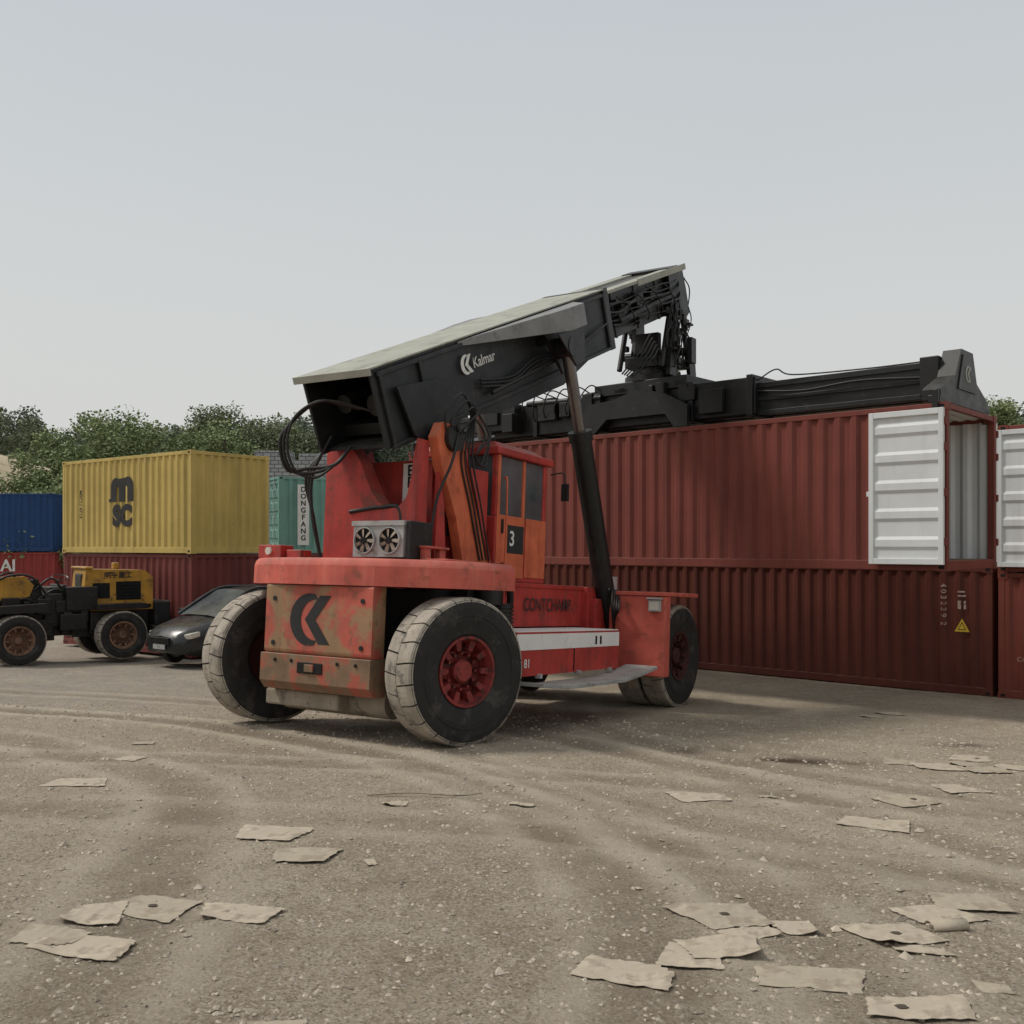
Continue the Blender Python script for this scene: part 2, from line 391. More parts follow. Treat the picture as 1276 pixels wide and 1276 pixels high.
half=[(-.82,0),(-.81,.45),(-.74,.85),(-.58,1.22),(-.34,1.52),(-.08,1.72),(.2,1.81),(.7,1.85)]
poly=[(k,-s) for k,s in half]+[(k,s) for k,s in half[:0:-1]]
b.prism(poly,1.80,2.03,'xy',0)
n=len(poly)
def inset(f): return [(k*(1-f)+.2*f if k<.6 else k-.3*f,y*(1-f)) for k,y in poly]
r1=inset(.012); r2=inset(.035)
b.add([(x,y,2.03) for x,y in poly]+[(x,y,2.085) for x,y in r1]+[(x,y,2.12) for x,y in r2],[(i,(i+1)%n,n+(i+1)%n,n+i) for i in range(n)]+[(n+i,n+(i+1)%n,2*n+(i+1)%n,2*n+i) for i in range(n)],0,True)
b.add([(x,y,2.12) for x,y in r2],[tuple(range(n))],0)
b.obj('counterweight_deck',S,[M['redfade']])
b=B()
b.prism([(-.75,1.795),(-.75,.98),(-.72,.96),(-.52,.96),(-.52,1.795)],-.85,.85,'xz',0)
b.obj('counterweight',S,[M['worn']],.03)
b=B()
b.prism([(-.785,.955),(-.785,.62),(-.70,.52),(-.50,.52),(-.50,.955)],-.87,.87,'xz',0)
for s in (-.62,-.35,.38,.66):
    b.box((-.800,-s-.02,.86),(-.785,-s+.02,.90),1)
b.box((-.797,-.15,.74),(-.78,.25,.87),1)
b.box((-.815,-.02,.76),(-.785,.12,.85),0)
b.obj('rear_bumper',S,[M['rustbrown'],M['dark']],.02)
for s,z in ((-.70,1.62),(.70,1.62),(.70,1.08),(-.70,1.08)):
    b=B(); b.cyl((-.762,-s,z),(-.73,-s,z),.03,n=14); b.obj('mounting_bolt',S,[M['blackm']])
flat(S,'emblem',rm_(-.755,-.12,1.38),klogo(.60),M['blacklet'])
b=B()
b.box((-.51,-.66,.55),(1.6,.66,1.79),0)
b.box((1.6,-.55,.62),(7.0,.55,1.30),0)
b.obj('rear_chassis',S,[M['dark']],.02)
b=B(); b.cyl((-.15,-.75,.42),(-.15,.95,.42),.20,n=20); b.box((-.25,-1.15,.66),(.25,1.15,.98)); b.box((-.55,-.2,.30),(0.1,1.0,.50)); b.obj('steer_axle',S,[M['axle']],.03)
b=B(); b.cyl((6,-1.2,.85),(6,1.2,.85),.30,n=18); b.box((5.6,-.5,.55),(6.4,.5,1.2)); b.obj('drive_axle',S,[M['blackm']],.02)
b=B()
b.box((1.62,-.70,1.30),(5.05,-.56,1.93)); b.box((1.62,.56,1.30),(5.05,.70,1.93))
b.box((1.62,-.56,1.31),(5.05,.56,1.42)); b.box((4.7,-.9,1.25),(6.9,.9,1.75))
b.prism([(4.6,1.93),(5.05,1.93),(6.9,1.75),(6.9,1.25),(4.6,1.25)],-.68,-.80)
b.prism([(4.6,1.93),(5.05,1.93),(6.9,1.75),(6.9,1.25),(4.6,1.25)],.68,.80)
b.box((1.62,-.72,1.88),(5.0,-.70,1.94)); b.box((2.3,-.715,1.32),(2.36,-.70,1.9))
b.obj('main_frame',S,[M['red']],.015)
text('CONTCHAMP',S,sm(3.50,1.62,.722),.27,M['darklet'],.003,sx=.80,spacing=1.08)
b=B()
b.box((1.35,-1.50,.70),(4.35,-.75,1.275),0)
b.box((1.35,-1.506,1.04),(4.35,-1.4995,1.25),1)
b.box((1.35,-1.49,1.276),(4.35,-.75,1.288),1)
b.box((2.9,-1.507,.72),(2.925,-1.50,1.03),2)
b.box((3.55,-1.512,1.08),(3.60,-1.5065,1.20),2); b.box((3.70,-1.512,1.08),(3.75,-1.5065,1.20),2)
b.obj('side_tank',S,[M['red'],M['white'],M['dark']])
b=B()
b.box((1.35,1.50,.70),(4.25,.75,1.05),0); b.box((1.35,1.505,1.055),(4.25,.75,1.24),1)
b.obj('side_tank',S,[M['red'],M['white']],.012)
text('81',S,sm(1.62,.86,1.506),.16,M['whitelet'],.003)
b=B()
pts=[(1.25,.66),(1.9,.60),(3.6,.60),(4.2,.66),(4.75,.74)]
for i in range(len(pts)-1):
    (a,za),(c,zc)=pts[i],pts[i+1]
    b.hexa([(a,-1.98,za-.05),(c,-1.98,zc-.05),(c,-1.45,zc-.05),(a,-1.45,za-.05),(a,-1.98,za),(c,-1.98,zc),(c,-1.45,zc),(a,-1.45,za)],0)
for k in (1.9,3.0,4.0): b.box((k,-1.55,.66),(k+.06,-1.46,.72),0)
b.obj('step_plate',S,[M['grey']],.006)
for sg in (-1,1):
    b=B()
    b.box((5.0,sg*1.0,.55),(5.07,sg*1.98,1.82),0)
    b.box((4.97,sg*.96,1.825),(6.35,sg*2.00,1.89),0)
    b.box((5.07,sg*1.94,.55),(5.22,sg*1.98,1.82),0)
    b.box((5.07,sg*1.0,.60),(5.12,sg*1.05,1.82),0)
    b.obj('mudguard',S,[M['redfade']],.012)
b=B(); b.box((4.93,-1.72,1.58),(4.99,-1.92,1.76),0); b.box((4.925,-1.74,1.60),(4.932,-1.90,1.74),1); b.box((4.90,-1.70,1.77),(5.0,-1.94,1.80),0)
b.obj('tail_lamp',S,[M['grey'],M['lampglass']],.006)
b=B(); b.box((4.9,-1.0,1.90),(5.2,-1.04,2.12),0); b.obj('lamp_bracket',S,[M['grey']],.005)
# boom tower
b=B()
leg=[(1.0,2.12),(1.68,2.12),(1.46,2.6),(.96,3.72),(.80,3.9),(.45,3.9),(.34,3.70),(.46,3.35),(.82,2.7)]
for sg in (-1,1):
    b.prism(leg,sg*.72,sg*.86,'xz',1 if sg<0 else 0)
    b.cyl((.66,sg*.62,3.72),(.66,sg*.93,3.72),.17,n=20,mi=2)
    b.prism([(.45,2.12),(.70,2.12),(.62,2.9),(.5,3.3)],sg*.74,sg*.80,'xz',0)
b.prism([(1.60,2.14),(1.65,2.14),(.97,3.6),(.92,3.6)],-.865,-.885,'xz',0)
b.obj('boom_tower',S,[M['red'],M['orange'],M['blackm']],.015)
b=B()
cur=[(.74,3.62),(.34,3.60),(.18,3.42),(.06,3.18),(-.04,3.0),(-.16,2.86),(-.32,2.78),(-.48,2.80),(-.60,2.92),(-.66,3.15),(-.70,3.5),(-.74,3.66)]
b.prism([(.74,2.12)]+cur+[(-.74,2.12)],.10,.34,'yz',0)
b.obj('cross_web',S,[M['red']],.02)
b=B()
b.box((.62,-.60,2.13),(1.92,.70,3.46),0)
b.box((.95,-.62,2.5),(1.5,-.605,3.1),1)
for i in range(8): b.box((1.0,-.625,2.55+i*.065),(1.45,-.612,2.575+i*.065),0)
b.obj('engine_housing',S,[M['red'],M['blackm']],.02)
flat(S,'marking_panel',rm_(.60,.26,3.16),[stem(-.12,.12,-.26,.26)],M['white'])
for i,ch in enumerate('EFI'): text(ch,S,rm_(.594,.26,3.32-.155*i),.20,M['blacklet'],.006)
b=B(); b.box((-.22,-.05,2.16),(.0,-.83,2.58),0)
b.box((-.24,-.03,2.54),(.02,-.85,2.60),0)
for s in (.24,.63):
    b.lathe([(.165,0),(.165,-.03),(.15,-.03),(.15,0)],28,0,Matrix.Translation((-.222,-s,2.36))@Matrix.Rotation(-math.pi/2,4,'Z'))
    b.cyl((-.226,-s,2.36),(-.222,-s,2.36),.15,n=28,mi=1)
    b.cyl((-.26,-s,2.36),(-.23,-s,2.36),.045,n=14,mi=1)
    for i in range(7):
        Mr=Matrix.Translation((-.24,-s,2.36))@Matrix.Rotation(2*math.pi*i/7,4,'X')
        b.hexa([(-.008,.0,.04),(.008,.03,.04),(.008,.05,.14),(-.008,.0,.14),(-.01,.0,.04),(.006,.03,.04),(.006,.05,.14),(-.01,.0,.14)],2,Mr)
b.obj('cooling_fan_box',S,[M['grey'],M['dark'],M['axle']],.006)
b=B(); b.box((-.2,-.86,2.14),(.25,-.92,2.6),0); b.tube([(.1,-.5,2.14),(.12,-.5,2.75),(.1,-.2,2.8),(.1,.3,2.75)],.03,8); b.box((.2,-.4,2.14),(.5,.3,2.5)); b.obj('pump_unit',S,[M['blackm']],.01)
# cab
b=B()
k0,k1,w=1.98,3.38,.70
b.box((k0,-w,1.94),(k1,w,2.86),0)
for k in (k0,k1-.09):
    for y in (-w,w-.09): b.box((k,y,2.86),(k+.09,y+.09,3.72),0)
b.box((k0+.72,-w,2.86),(k0+.79,-w+.08,3.72),1)
b.box((k0-.05,-w-.05,3.72),(k1+.12,w+.05,3.83),0)
b.hexa([(k0+.02,-w+.02,3.83),(k1,-w+.02,3.83),(k1,w-.02,3.83),(k0+.02,w-.02,3.83),(k0+.15,-w+.15,3.93),(k1-.15,-w+.15,3.93),(k1-.15,w-.15,3.93),(k0+.15,w-.15,3.93)],0)
C=b.obj('cab',S,[M['red'],M['orange']],.02)
b=B()
b.box((k0+.02,-w-.012,2.0),(k0+.76,-w-.002,2.88),0)
b.box((k0+.02,-w-.012,2.88),(k0+.09,-w-.002,3.72),0)
b.box((k0+.13,-w-.03,2.62),(k0+.18,-w-.012,2.82),1)
b.box((k0+.80,-w-.012,2.02),(k1-.02,-w-.002,2.88),0)
b.obj('door',C,[M['orange'],M['blackm']],.008)
for a_,c_ in (((k0+.09,-w+.03,2.87),(k0+.72,-w+.04,3.71)),((k0+.79,-w+.03,2.87),(k1-.09,-w+.04,3.71)),((k0+.03,-w+.09,2.87),(k0+.04,w-.09,3.71)),((k1-.05,-w+.09,2.87),(k1-.04,w-.09,3.71)),((k0+.09,w-.04,2.87),(k1-.09,w-.03,3.71))):
    b=B(); b.box(a_,c_); b.obj('window',C,[M['glass']])
b=B(); b.box((k0+.6,-.25,2.2),(k0+1.05,.25,2.5),0); b.box((k0+.5,-.25,2.5),(k0+.62,.25,3.25),0); b.obj('seat',C,[M['blackm']],.04)
flat(C,'number_plate',sm(k0+.50,2.55,w+.016),[stem(-.20,.24,-.20,.20)],M['blacklet'])
text('3',C,sm(k0+.42,2.55,w+.020),.30,M['whitelet'],.004)
b=B(); b.tube([(k1+.05,-w-.03,3.6),(k1+.1,-w-.22,3.62),(k1+.1,-w-.26,3.45)],.012); b.box((k1+.08,-w-.32,3.2),(k1+.12,-w-.20,3.46)); b.obj('mirror',C,[M['blackm']],.01)
b=B(); b.tube([(k0+.15,-w-.03,2.2),(k0+.12,-w-.1,2.3),(k0+.12,-w-.1,3.3),(k0+.15,-w-.03,3.4)],.014); b.obj('handrail',C,[M['orange']])
b=B()
b.cyl((1.35,-1.05,1.9),(1.35,-1.05,2.12),.26,n=24); b.cyl((1.35,-1.05,1.62),(1.35,-1.05,1.9),.19,n=24)
b.cyl((1.35,-1.05,2.12),(1.35,-1.05,2.16),.20,n=24)
for i in range(7): b.cyl((1.55,-1.12,1.28+i*.05),(1.55,-1.12,1.31+i*.05),.17,n=20)
b.cyl((1.55,-1.12,1.26),(1.55,-1.12,1.64),.145,n=20)
b.box((1.0,-.95,1.3),(1.2,-.72,1.9))
b.tube([(1.5,-1.0,2.0),(1.8,-1.05,1.9),(1.95,-1.0,1.6),(1.9,-.9,1.3)],.05)
b.obj('air_cleaner',S,[M['blackm']])
b=B()
b.cyl((.9,.98,2.12),(.9,.98,3.25),.09,n=16); b.cyl((.9,.98,3.25),(.8,.98,3.42),.07,n=16); b.obj('exhaust_pipe',S,[M['blackm']])
b=B(); b.box((-.35,1.05,2.13),(-.12,1.45,2.30),0); b.box((-.3,.75,2.13),(-.1,1.0,2.24),0); b.cyl((-.38,1.25,2.22),(-.35,1.25,2.22),.05,mi=1); b.obj('tail_lamp',S,[M['red'],M['lampglass']],.01)
b=B(); b.box((-.1,-1.0,2.125),(.5,-1.4,2.15)); b.box((.0,-.92,2.13),(.12,-1.0,2.3)); b.box((.3,-.92,2.13),(.42,-1.0,2.3));b.box((-.02,-.9,2.28),(.46,-1.03,2.31)); b.obj('hinge_bracket',S,[M['redfade']],.008)
for sg in (-1,1):
    lo=Vector((5.25,sg*.90,1.32)); hi=Vector((3.50,sg*.90,5.56)); d=(hi-lo)
    b=B()
    b.cyl(lo,lo+d*.70,.165,n=26); b.cyl(lo+d*.68,lo+d*.715,.19,n=26); b.cyl(lo+d*.02,lo+d*.05,.18,n=24)
    b.cyl(lo+Vector((0,-.2,0)),lo+Vector((0,.2,0)),.14,n=20)
    b.tube([lo+d*.1+Vector((.19,0,0)),lo+d*.35+Vector((.19,sg*.02,0)),lo+d*.66+Vector((.19,0,0))],.022)
    b.obj('lift_cylinder',S,[M['blackm']])
    b=B(); b.cyl(lo+d*.715,lo+d*.99,.095,n=26); b.obj('piston_rod',S,[M['chrome']])
    b=B(); b.cyl(hi+Vector((0,-.13,0)),hi+Vector((0,.13,0)),.16,n=20); b.prism([(5.0,.95),(5.6,.95),(5.45,1.45),(5.1,1.5)],sg*.70,sg*.72); b.prism([(5.0,.95),(5.6,.95),(5.45,1.45),(5.1,1.5)],sg*1.08,sg*1.12); b.obj('cylinder_bracket',S,[M['blackm']],.01)
th=math.atan(.447)
MB=Matrix.Translation((-.66,0,4.36))@Matrix.Rotation(-th,4,'Y')
b=B(MB)
BL=6.5
b.box((0,-.56,-.05),(BL,.56,-.012),0)
for y in (-.55,.51): b.box((.02,y,-1.0),(BL,y+.04,-.05),0)
b.box((.15,-.51,-1.0),(BL,.51,-.96),0)
b.box((1.2,-.5,-.95),(1.25,.5,-.05),2)
for sg in (-1,1):
    y=sg*.55
    for k in (.12,.95): b.box((k,y,-.98),(k+.06,y+sg*.045,-.06),0)
    b.box((6.42,y,-.98),(6.48,y+sg*.045,-.06),0)
    b.box((.1,y,-.12),(BL,y+sg*.04,-.06),0)
    b.box((.1,y,-1.02),(BL,y+sg*.05,-.97),0)
    b.prism([(.35,-.3),(1.3,-.40),(1.5,-1.05),(1.3,-1.28),(1.0,-1.25),(.5,-.95)],y+sg*.05,y+sg*.09,'xz',0)
    b.prism([(1.6,-.98),(2.6,-1.18),(4.6,-1.22),(5.6,-1.02),(5.6,-.96),(1.6,-.96)],y-sg*.02,y+sg*.02,'xz',0)
b.obj('boom',S,[M['black'],M['boomgrey'],M['dark']],.008)
b=B(MB); b.box((-.06,-.60,-.010),(BL,.60,.012),0); b.box((-.07,-.61,-.075),(-.03,.61,.014),0); b.obj('boom_top_plate',S,[M['boomtop']],.004)
for sg in (-1,1):
    b=B(MB)
    p=[(1.9,sg*.57,-.03),(4.25,sg*1.06,-.02),(4.78,sg*1.06,-.02),(5.35,sg*.57,-.03)]
    q=[(1.9,sg*.57,-.10),(4.25,sg*1.06,-.36),(4.78,sg*1.06,-.36),(5.35,sg*.57,-.10)]
    b.add(p+q,[(0,1,2,3),(4,7,6,5),(0,4,5,1),(1,5,6,2),(2,6,7,3),(3,7,4,0)],0)
    b.obj('cylinder_wing',S,[M['boomgrey']],.01)
    b=B(MB)
    b.prism([(3.9,-.3),(4.75,-.3),(4.6,-.95),(4.3,-1.0)],sg*.72,sg*.77,'xz',0)
    b.prism([(3.9,-.35),(4.75,-.35),(4.6,-.85),(4.3,-.9)],sg*.99,sg*1.02,'xz',0)
    b.box((4.0,sg*.55,-.5),(4.7,sg*.72,-.38),0)
    b.obj('cylinder_lug',S,[M['blackm']],.01)
b=B(MB)
b.box((6.3,-.44,-.90),(10.05,.44,-.10),0)
for k in (7.0,8.0,9.0):
    b.box((k,-.46,-.91),(k+.07,-.44,-.09),0); b.box((k,.44,-.91),(k+.07,.46,-.09),0)
b.box((6.45,-.60,-1.03),(6.62,.60,.02),0)
b.box((9.7,-.52,-.95),(10.15,.52,-.02),0)
for sg in (-1,1): b.prism([(9.5,-.9),(10.0,-1.12),(10.35,-1.0),(10.32,-.5),(10.25,-.1),(9.5,-.05)],sg*.56,sg*.50,'xz',0)
b.obj('boom_extension',S,[M['blackm']],.01)
b=B(MB); b.box((6.5,-.60,-.095),(10.25,-.30,-.04),0); b.box((6.5,.30,-.095),(10.25,.60,-.04),0);b.box((6.6,-.3,-.095),(10.0,.3,-.08),1)
b.box((7.9,-.62,-.14),(10.3,-.60,-.02),0)
b.obj('extension_top_rail',S,[M['boomtop'],M['black']],.004)
b=B(MB)
for i in range(7):
    y=-.50-.02*(i%3); h0=-.25-.08*i
    pts=[(6.5+.05*i,y,h0)]
    for j in range(6): pts.append((7.0+j*.55,y-.03+random.uniform(-.05,.02),h0+random.uniform(-.06,.05)))
    pts.append((10.0,y,h0*.8)); b.tube(pts,.015+.005*(i%3),6)
for i in range(16):
    k=6.8+random.random()*2.9; h0=-.2-random.random()*.6
    b.box((k,-.47,h0),(k+random.uniform(.1,.35),-.56,h0-random.uniform(.06,.2)),0)
for i in range(4):
    k=7.1+i*.65; b.tube([(k,-.52,-.2),(k+.15,-.64,-.35),(k+.3,-.68,-.65),(k+.5,-.55,-.8)],.013,6)
b.cyl((7.0,-.55,-.62),(9.4,-.55,-.55),.055,n=12)
b.cyl((2.4,-.64,-.85),(4.3,-.64,-.78),.03,n=10)
for i in range(3):
    b.tube([(2.2,-.62,-.62-.05*i),(3.0,-.65,-.74-.05*i),(3.8,-.64,-.62-.06*i),(5.2,-.62,-.7-.03*i),(6.4,-.62,-.55)],.016,6)
b.obj('boom_hose',S,[M['hose']])
b=B()
for i in range(3):
    o=.06*i
    b.tube([(-.25,-.3+.2*i,3.95+.04*i),(-.60,.15+o,4.05),(-.82,.42+o,3.85-o),(-.85,.52+o,3.5),(-.72,.50+o,3.2),(-.5,.38+o,3.12+o),(-.32,.22,3.3),(-.15,.12,3.55)],.017+.003*i,8)
for i in range(3):
    b.tube([(-.15+.1*i,.45+.07*i,3.7),(-.30,.6+.05*i,3.2),(-.26+.05*i,.62+.04*i,2.7),(-.15,.55,2.15)],.022,8)
for i in range(4):
    y=-.88-.025*i
    b.tube([(.5+.1*i,y,3.8),(.42+.10*i,y-.04,4.0-.05*i),(.7+.08*i,y-.08,4.30-.08*i),(1.0,y-.02,4.05),(.85+.05*i,y,3.5),(1.08+.05*i,y+.0,2.9),(1.35+.04*i,y,2.2)],.013,7)
for i in range(2):
    b.tube([(1.2+.1*i,-.72,4.2+.1*i),(1.5+.1*i,-.80,3.9),(1.3,-.8,3.6),(1.5+.1*i,-.75,3.5),(1.8,-.7,3.95+.1*i)],.014,7)
b.tube([(.2,-.9,2.3),(.3,-.92,2.9),(.55,-.95,3.4),(.7,-.93,3.8)],.018,8)
for i in range(4):
    b.tube([(4.9+.08*i,-1.1,1.9),(4.8,-1.15-.04*i,1.6),(5.0,-1.1,1.25+.08*i),(5.2,-.95,1.5)],.018,7)
b.obj('hydraulic_hose',S,[M['hose']])
b=B(MB); b.cyl((.35,-.25,-.5),(1.2,-.25,-.5),.14,n=16); b.cyl((.35,.25,-.45),(1.2,.25,-.45),.12,n=16); b.box((.5,-.48,-.9),(1.1,.48,-.75)); b.obj('extension_cylinder',S,[M['blackm']],.01)
flat(S,'emblem',MB@basis((1.98,-.596,-.36),(1,0,0),(0,0,1)),klogo(.26),M['whitelet'])
text('Kalmar',S,MB@basis((2.43,-.596,-.38),(1,0,0),(0,0,1)),.20,M['wornlet'],.003)

CT=P0-U*(Lc/2)+NN*1.22+Vector((0,0,5.00))
MS=basis(CT,U,NN)
b=B(MS)
b.box((-4.4,-.52,.28),(2.5,-.40,.96),0); b.box((-4.4,.40,.28),(2.5,.52,.96),0)
b.box((-4.4,-.40,.32),(2.5,.40,.40),0); b.box((-1.1,-.6,.92),(1.1,.6,1.15),0)
for x in (-4.35,-2.8,-1.2,1.1,2.35): b.box((x,-.58,.24),(x+.12,.58,1.0),0)
b.box((-4.45,-.78,.42),(-3.15,-.53,.98),0); b.box((-4.25,-.85,.55),(-3.6,-.78,.9),0); b.box((-3.4,-.92,.35),(-3.1,-.54,.75),0)
b.box((-2.6,-.66,.55),(-2.1,-.53,.9)); b.box((1.4,-.66,.35),(1.9,-.53,.8)); b.cyl((-2.9,-.62,.95),(-.9,-.62,.9),.06,n=12)
for i in range(12):
    x=random.uniform(-3.0,2.0); b.box((x,-.54,random.uniform(.4,.7)),(x+random.uniform(.08,.3),-.54-random.uniform(.04,.16),random.uniform(.75,1.05)))
cra=[(-1.5,.40),(-1.25,.75),(-.5,.80),(0,.95),(.6,.85),(1.2,.55),(1.2,.15),(.9,.15),(.7,.42),(-.7,.42),(-1.0,.15),(-1.5,.15)]
b.prism(cra,-.74,-.64,'xz',0); b.prism(cra,.64,.74,'xz',0)
SP=b.obj('spreader',S,[M['blackm']],.012,world=True)
for y in (-.36,.08):
    b=B(MS); b.box((-5.75,y,.28),(5.75,y+.28,.84),0)
    e_=-.385 if y<0 else .36
    b.box((-5.75,e_,.76),(5.75,e_+.025,.86),1); b.box((-5.75,e_,.26),(5.75,e_+.025,.35),1); b.box((-5.75,e_,.52),(5.75,e_+.02,.59),1)
    b.obj('telescopic_beam',SP,[M['blackm'],M['black']],.008)
b=B(MS)
b.tube([(2.5,-.42,.7),(3.4,-.44,.62),(4.4,-.42,.68),(5.6,-.42,.6)],.02,6)
b.tube([(2.5,-.42,.90),(2.9,-.5,1.04),(3.2,-.42,.92),(4.5,-.36,.88),(5.6,-.36,.88)],.013,6)
b.obj('beam_hose',SP,[M['hose']])
for sg in (-1,1):
    b=B(MS)
    x0=sg*5.70; x1=sg*5.98
    b.prism([(-1.16,.12),(1.16,.12),(1.16,.30),(.56,.56),(.36,1.04),(-.22,1.04),(-.50,.58),(-1.16,.30)],x0,x1,'yz',0)
    b.prism([(-.40,.38),(.44,.38),(.28,.96),(-.16,.96)],x1,x1+sg*.02,'yz',0)
    for y in (-1.2,.96): b.box((sg*5.80,y,.07),(sg*5.98,y+.24,.20),0)
    for y in (-1.26,1.14): b.box((sg*5.88,y,-.05),(sg*5.97,y+.12,.28),0)
    b.box((sg*5.4,-.44,.30),(x0,.44,.94),0)
    b.obj('spreader_end_beam',SP,[M['blackm']],.015)
flat(SP,'emblem',MS@basis((6.005,.05,.66),(0,1,0),(0,0,1)),klogo(.26),M['boomtop'])
b=B(MS)
b.cyl((0,0,1.15),(0,0,1.27),.62,n=36); b.cyl((0,0,1.27),(0,0,1.37),.50,n=36); b.cyl((0,0,1.37),(0,0,1.62),.34,n=28)
for i in range(16):
    t=2*math.pi*i/16; b.cyl((.56*math.cos(t),.56*math.sin(t),1.27),(.56*math.cos(t),.56*math.sin(t),1.31),.025,n=8)
MY=basis(CT,ax,Vector((-ax.y,ax.x,0)))
b.M=MY
for y in (-.42,.34):
    b.prism([(-.35,1.5),(.35,1.5),(.22,2.0),(.16,2.95),(-.16,2.95),(-.22,2.0)],y,y+.08,'xz')
b.box((-.4,-.5,1.45),(.4,.5,1.66)); b.box((-.45,-.25,1.7),(-.3,.25,2.1)); b.cyl((0,-.56,2.76),(0,.56,2.76),.13,n=18)
b.cyl((-.5,-.50,1.55),(-.15,-.50,2.7),.06,n=12); b.cyl((.45,-.50,1.6),(.15,-.50,2.6),.05,n=12)
b.cyl((0,-.75,1.75),(0,.75,1.75),.08,n=12); b.box((-.12,-.82,1.5),(.12,-.72,2.0))
b.cyl((-.75,-.45,1.35),(-.35,-.45,2.5),.055,n=12); b.cyl((-.75,.45,1.35),(-.35,.45,2.5),.055,n=12)
b.prism([(-.7,1.2),(-.4,1.2),(-.3,1.6),(-.6,1.75)],-.6,-.52); b.prism([(.7,1.2),(.4,1.2),(.3,1.6),(.6,1.75)],-.6,-.52)
for i in range(18):
    x=random.uniform(-.6,.4); z=random.uniform(1.45,2.7); y=random.choice([-.60,-.52,.45])
    b.box((x,y,z),(x+random.uniform(.05,.18),y+.1,z+random.uniform(.04,.18)))
b.obj('rotator',S,[M['blackm']],.008,world=True)
b=B(MY)
for i in range(12):
    x=random.uniform(-.55,.3); y=random.uniform(-.68,-.48); z=random.uniform(2.2,3.0)
    b.tube([(x,y,z),(x+random.uniform(-.3,.25),y-.08,z-.3),(x+random.uniform(-.35,.3),y-.06,z-.8),(x*.5,y+.1,1.35+random.random()*.2)],.011+.005*(i%2),6)
for i in range(3): b.tube([(.25,-.5+.2*i,3.3),(.56,-.5+.2*i,3.1-.1*i),(.50,-.45+.2*i,2.5),(.64,-.4+.2*i,2.1),(.4,-.4+.2*i,1.6)],.013,6)
for i in range(5): b.tube([(-.6,-.4+.1*i,1.5),(-1.0-.1*i,-.5,1.65+.05*i),(-1.4-.15*i,-.55,1.4),(-1.8-.1*i,-.3,1.0)],.015,6)
b.obj('rotator_hose',S,[M['hose']],world=True)
b=B(MS)
for i in range(6): b.tube([(-.9-.3*i,-.55,1.0),(-1.1-.35*i,-.75,1.15),(-1.4-.3*i,-.8,.8),(-1.5-.3*i,-.6,.55)],.014,6)
for i in range(7):
    x=random.uniform(-2.6,1.6); b.box((x,-.60,.95),(x+random.uniform(.1,.35),-.4,.98+random.uniform(.03,.12)))
b.obj('spreader_hose',S,[M['hose']],world=True)

# ------------------------------------------------------------------ WHEEL LOADER
LY=mat('loader_yellow',(.44,.23,.03),.55,var=.25,dirt=((.14,.08,.035),.8,4,.52),streak=((.14,.08,.035),.5,5),dust=(DUST,.5))
LR=mat('loader_rim',(.20,.11,.07),.8,var=.3,dirt=((.08,.05,.04),.8,8,.5))
lf=Vector((-.755,-.655,0)); ML=Matrix.Translation((-10.8,23.6,.16))@Matrix.Rotation(math.atan2(lf.y,lf.x),4,'Z')
Lo=root('wheel_loader',ML,'small old yellow wheel loader without cab parked by containers','wheel loader')
for x in (-1.15,1.15):
    wheel(Lo,(x,.80,.58),.58,.42,0,.32,plane=1,rimmat=LR,lugs=18,knobs=8)
    wheel(Lo,(x,-.80,.58),.58,.42,0,.32,plane=-1,rimmat=LR,lugs=18,knobs=8)
b=B(); b.prism([(-2.05,1.15),(-2.05,1.95),(-1.85,2.12),(-.45,2.16),(-.35,1.15)],-.46,.46)
b.box((-1.5,-.5,2.13),(-1.35,-.3,2.3)); b.box((-.6,-.55,2.16),(-.4,.55,2.22)); b.obj('engine_hood',Lo,[LY],.04)
b=B(); b.box((-1.75,.462,1.40),(-1.15,.47,1.85)); b.box((-1.0,.462,1.45),(-.6,.47,1.82))
for i in range(5): b.box((-1.72,.468,1.43+i*.08),(-1.18,.485,1.46+i*.08))
b.box((-2.0,.462,1.2),(-.4,.475,1.28))
b.obj('grille',Lo,[M['dark']])
text('明宇重工',Lo,basis((-1.2,.478,2.0),(-1,0,0),(0,0,1)),.17,M['blacklet'],.003)
b=B(); b.box((-1.95,-.42,.55),(-.15,.42,1.15)); b.box((-.2,-.35,.6),(.3,.35,.95)); b.box((.25,-.42,.5),(1.55,.42,1.15)); b.prism([(.4,1.15),(1.4,1.15),(1.2,1.85),(.6,1.95)],-.40,-.26); b.prism([(.4,1.15),(1.4,1.15),(1.2,1.85),(.6,1.95)],.26,.40)
b.box((-.5,-.6,1.15),(.25,.6,1.28)); b.box((-.4,.4,.75),(.2,.7,1.12)); b.cyl((-1.15,-.7,.56),(-1.15,.7,.56),.12); b.cyl((1.15,-.7,.56),(1.15,.7,.56),.12)
b.box((-1.6,.4,.7),(-.5,.62,1.14)); b.box((-.65,.25,1.2),(.05,.68,1.75)); b.box((.1,.2,.9),(.5,.55,1.6)); b.box((-.1,-.4,1.28),(.35,.4,1.75))
b.prism([(.55,1.2),(1.75,1.2),(1.65,1.36),(.55,1.40)],.58,.98)
b.prism([(-1.75,1.2),(-.55,1.2),(-.6,1.33),(-1.7,1.33)],.58,.98)
for i in range(16):
    x=random.uniform(-.8,1.4); z=random.uniform(.6,1.3); b.box((x,.40,z),(x+random.uniform(.1,.4),.5+random.random()*.15,z+random.uniform(.15,.4)))
b.box((.0,-.5,1.28),(.1,.5,1.8)); b.obj('chassis',Lo,[M['blackm']],.02)
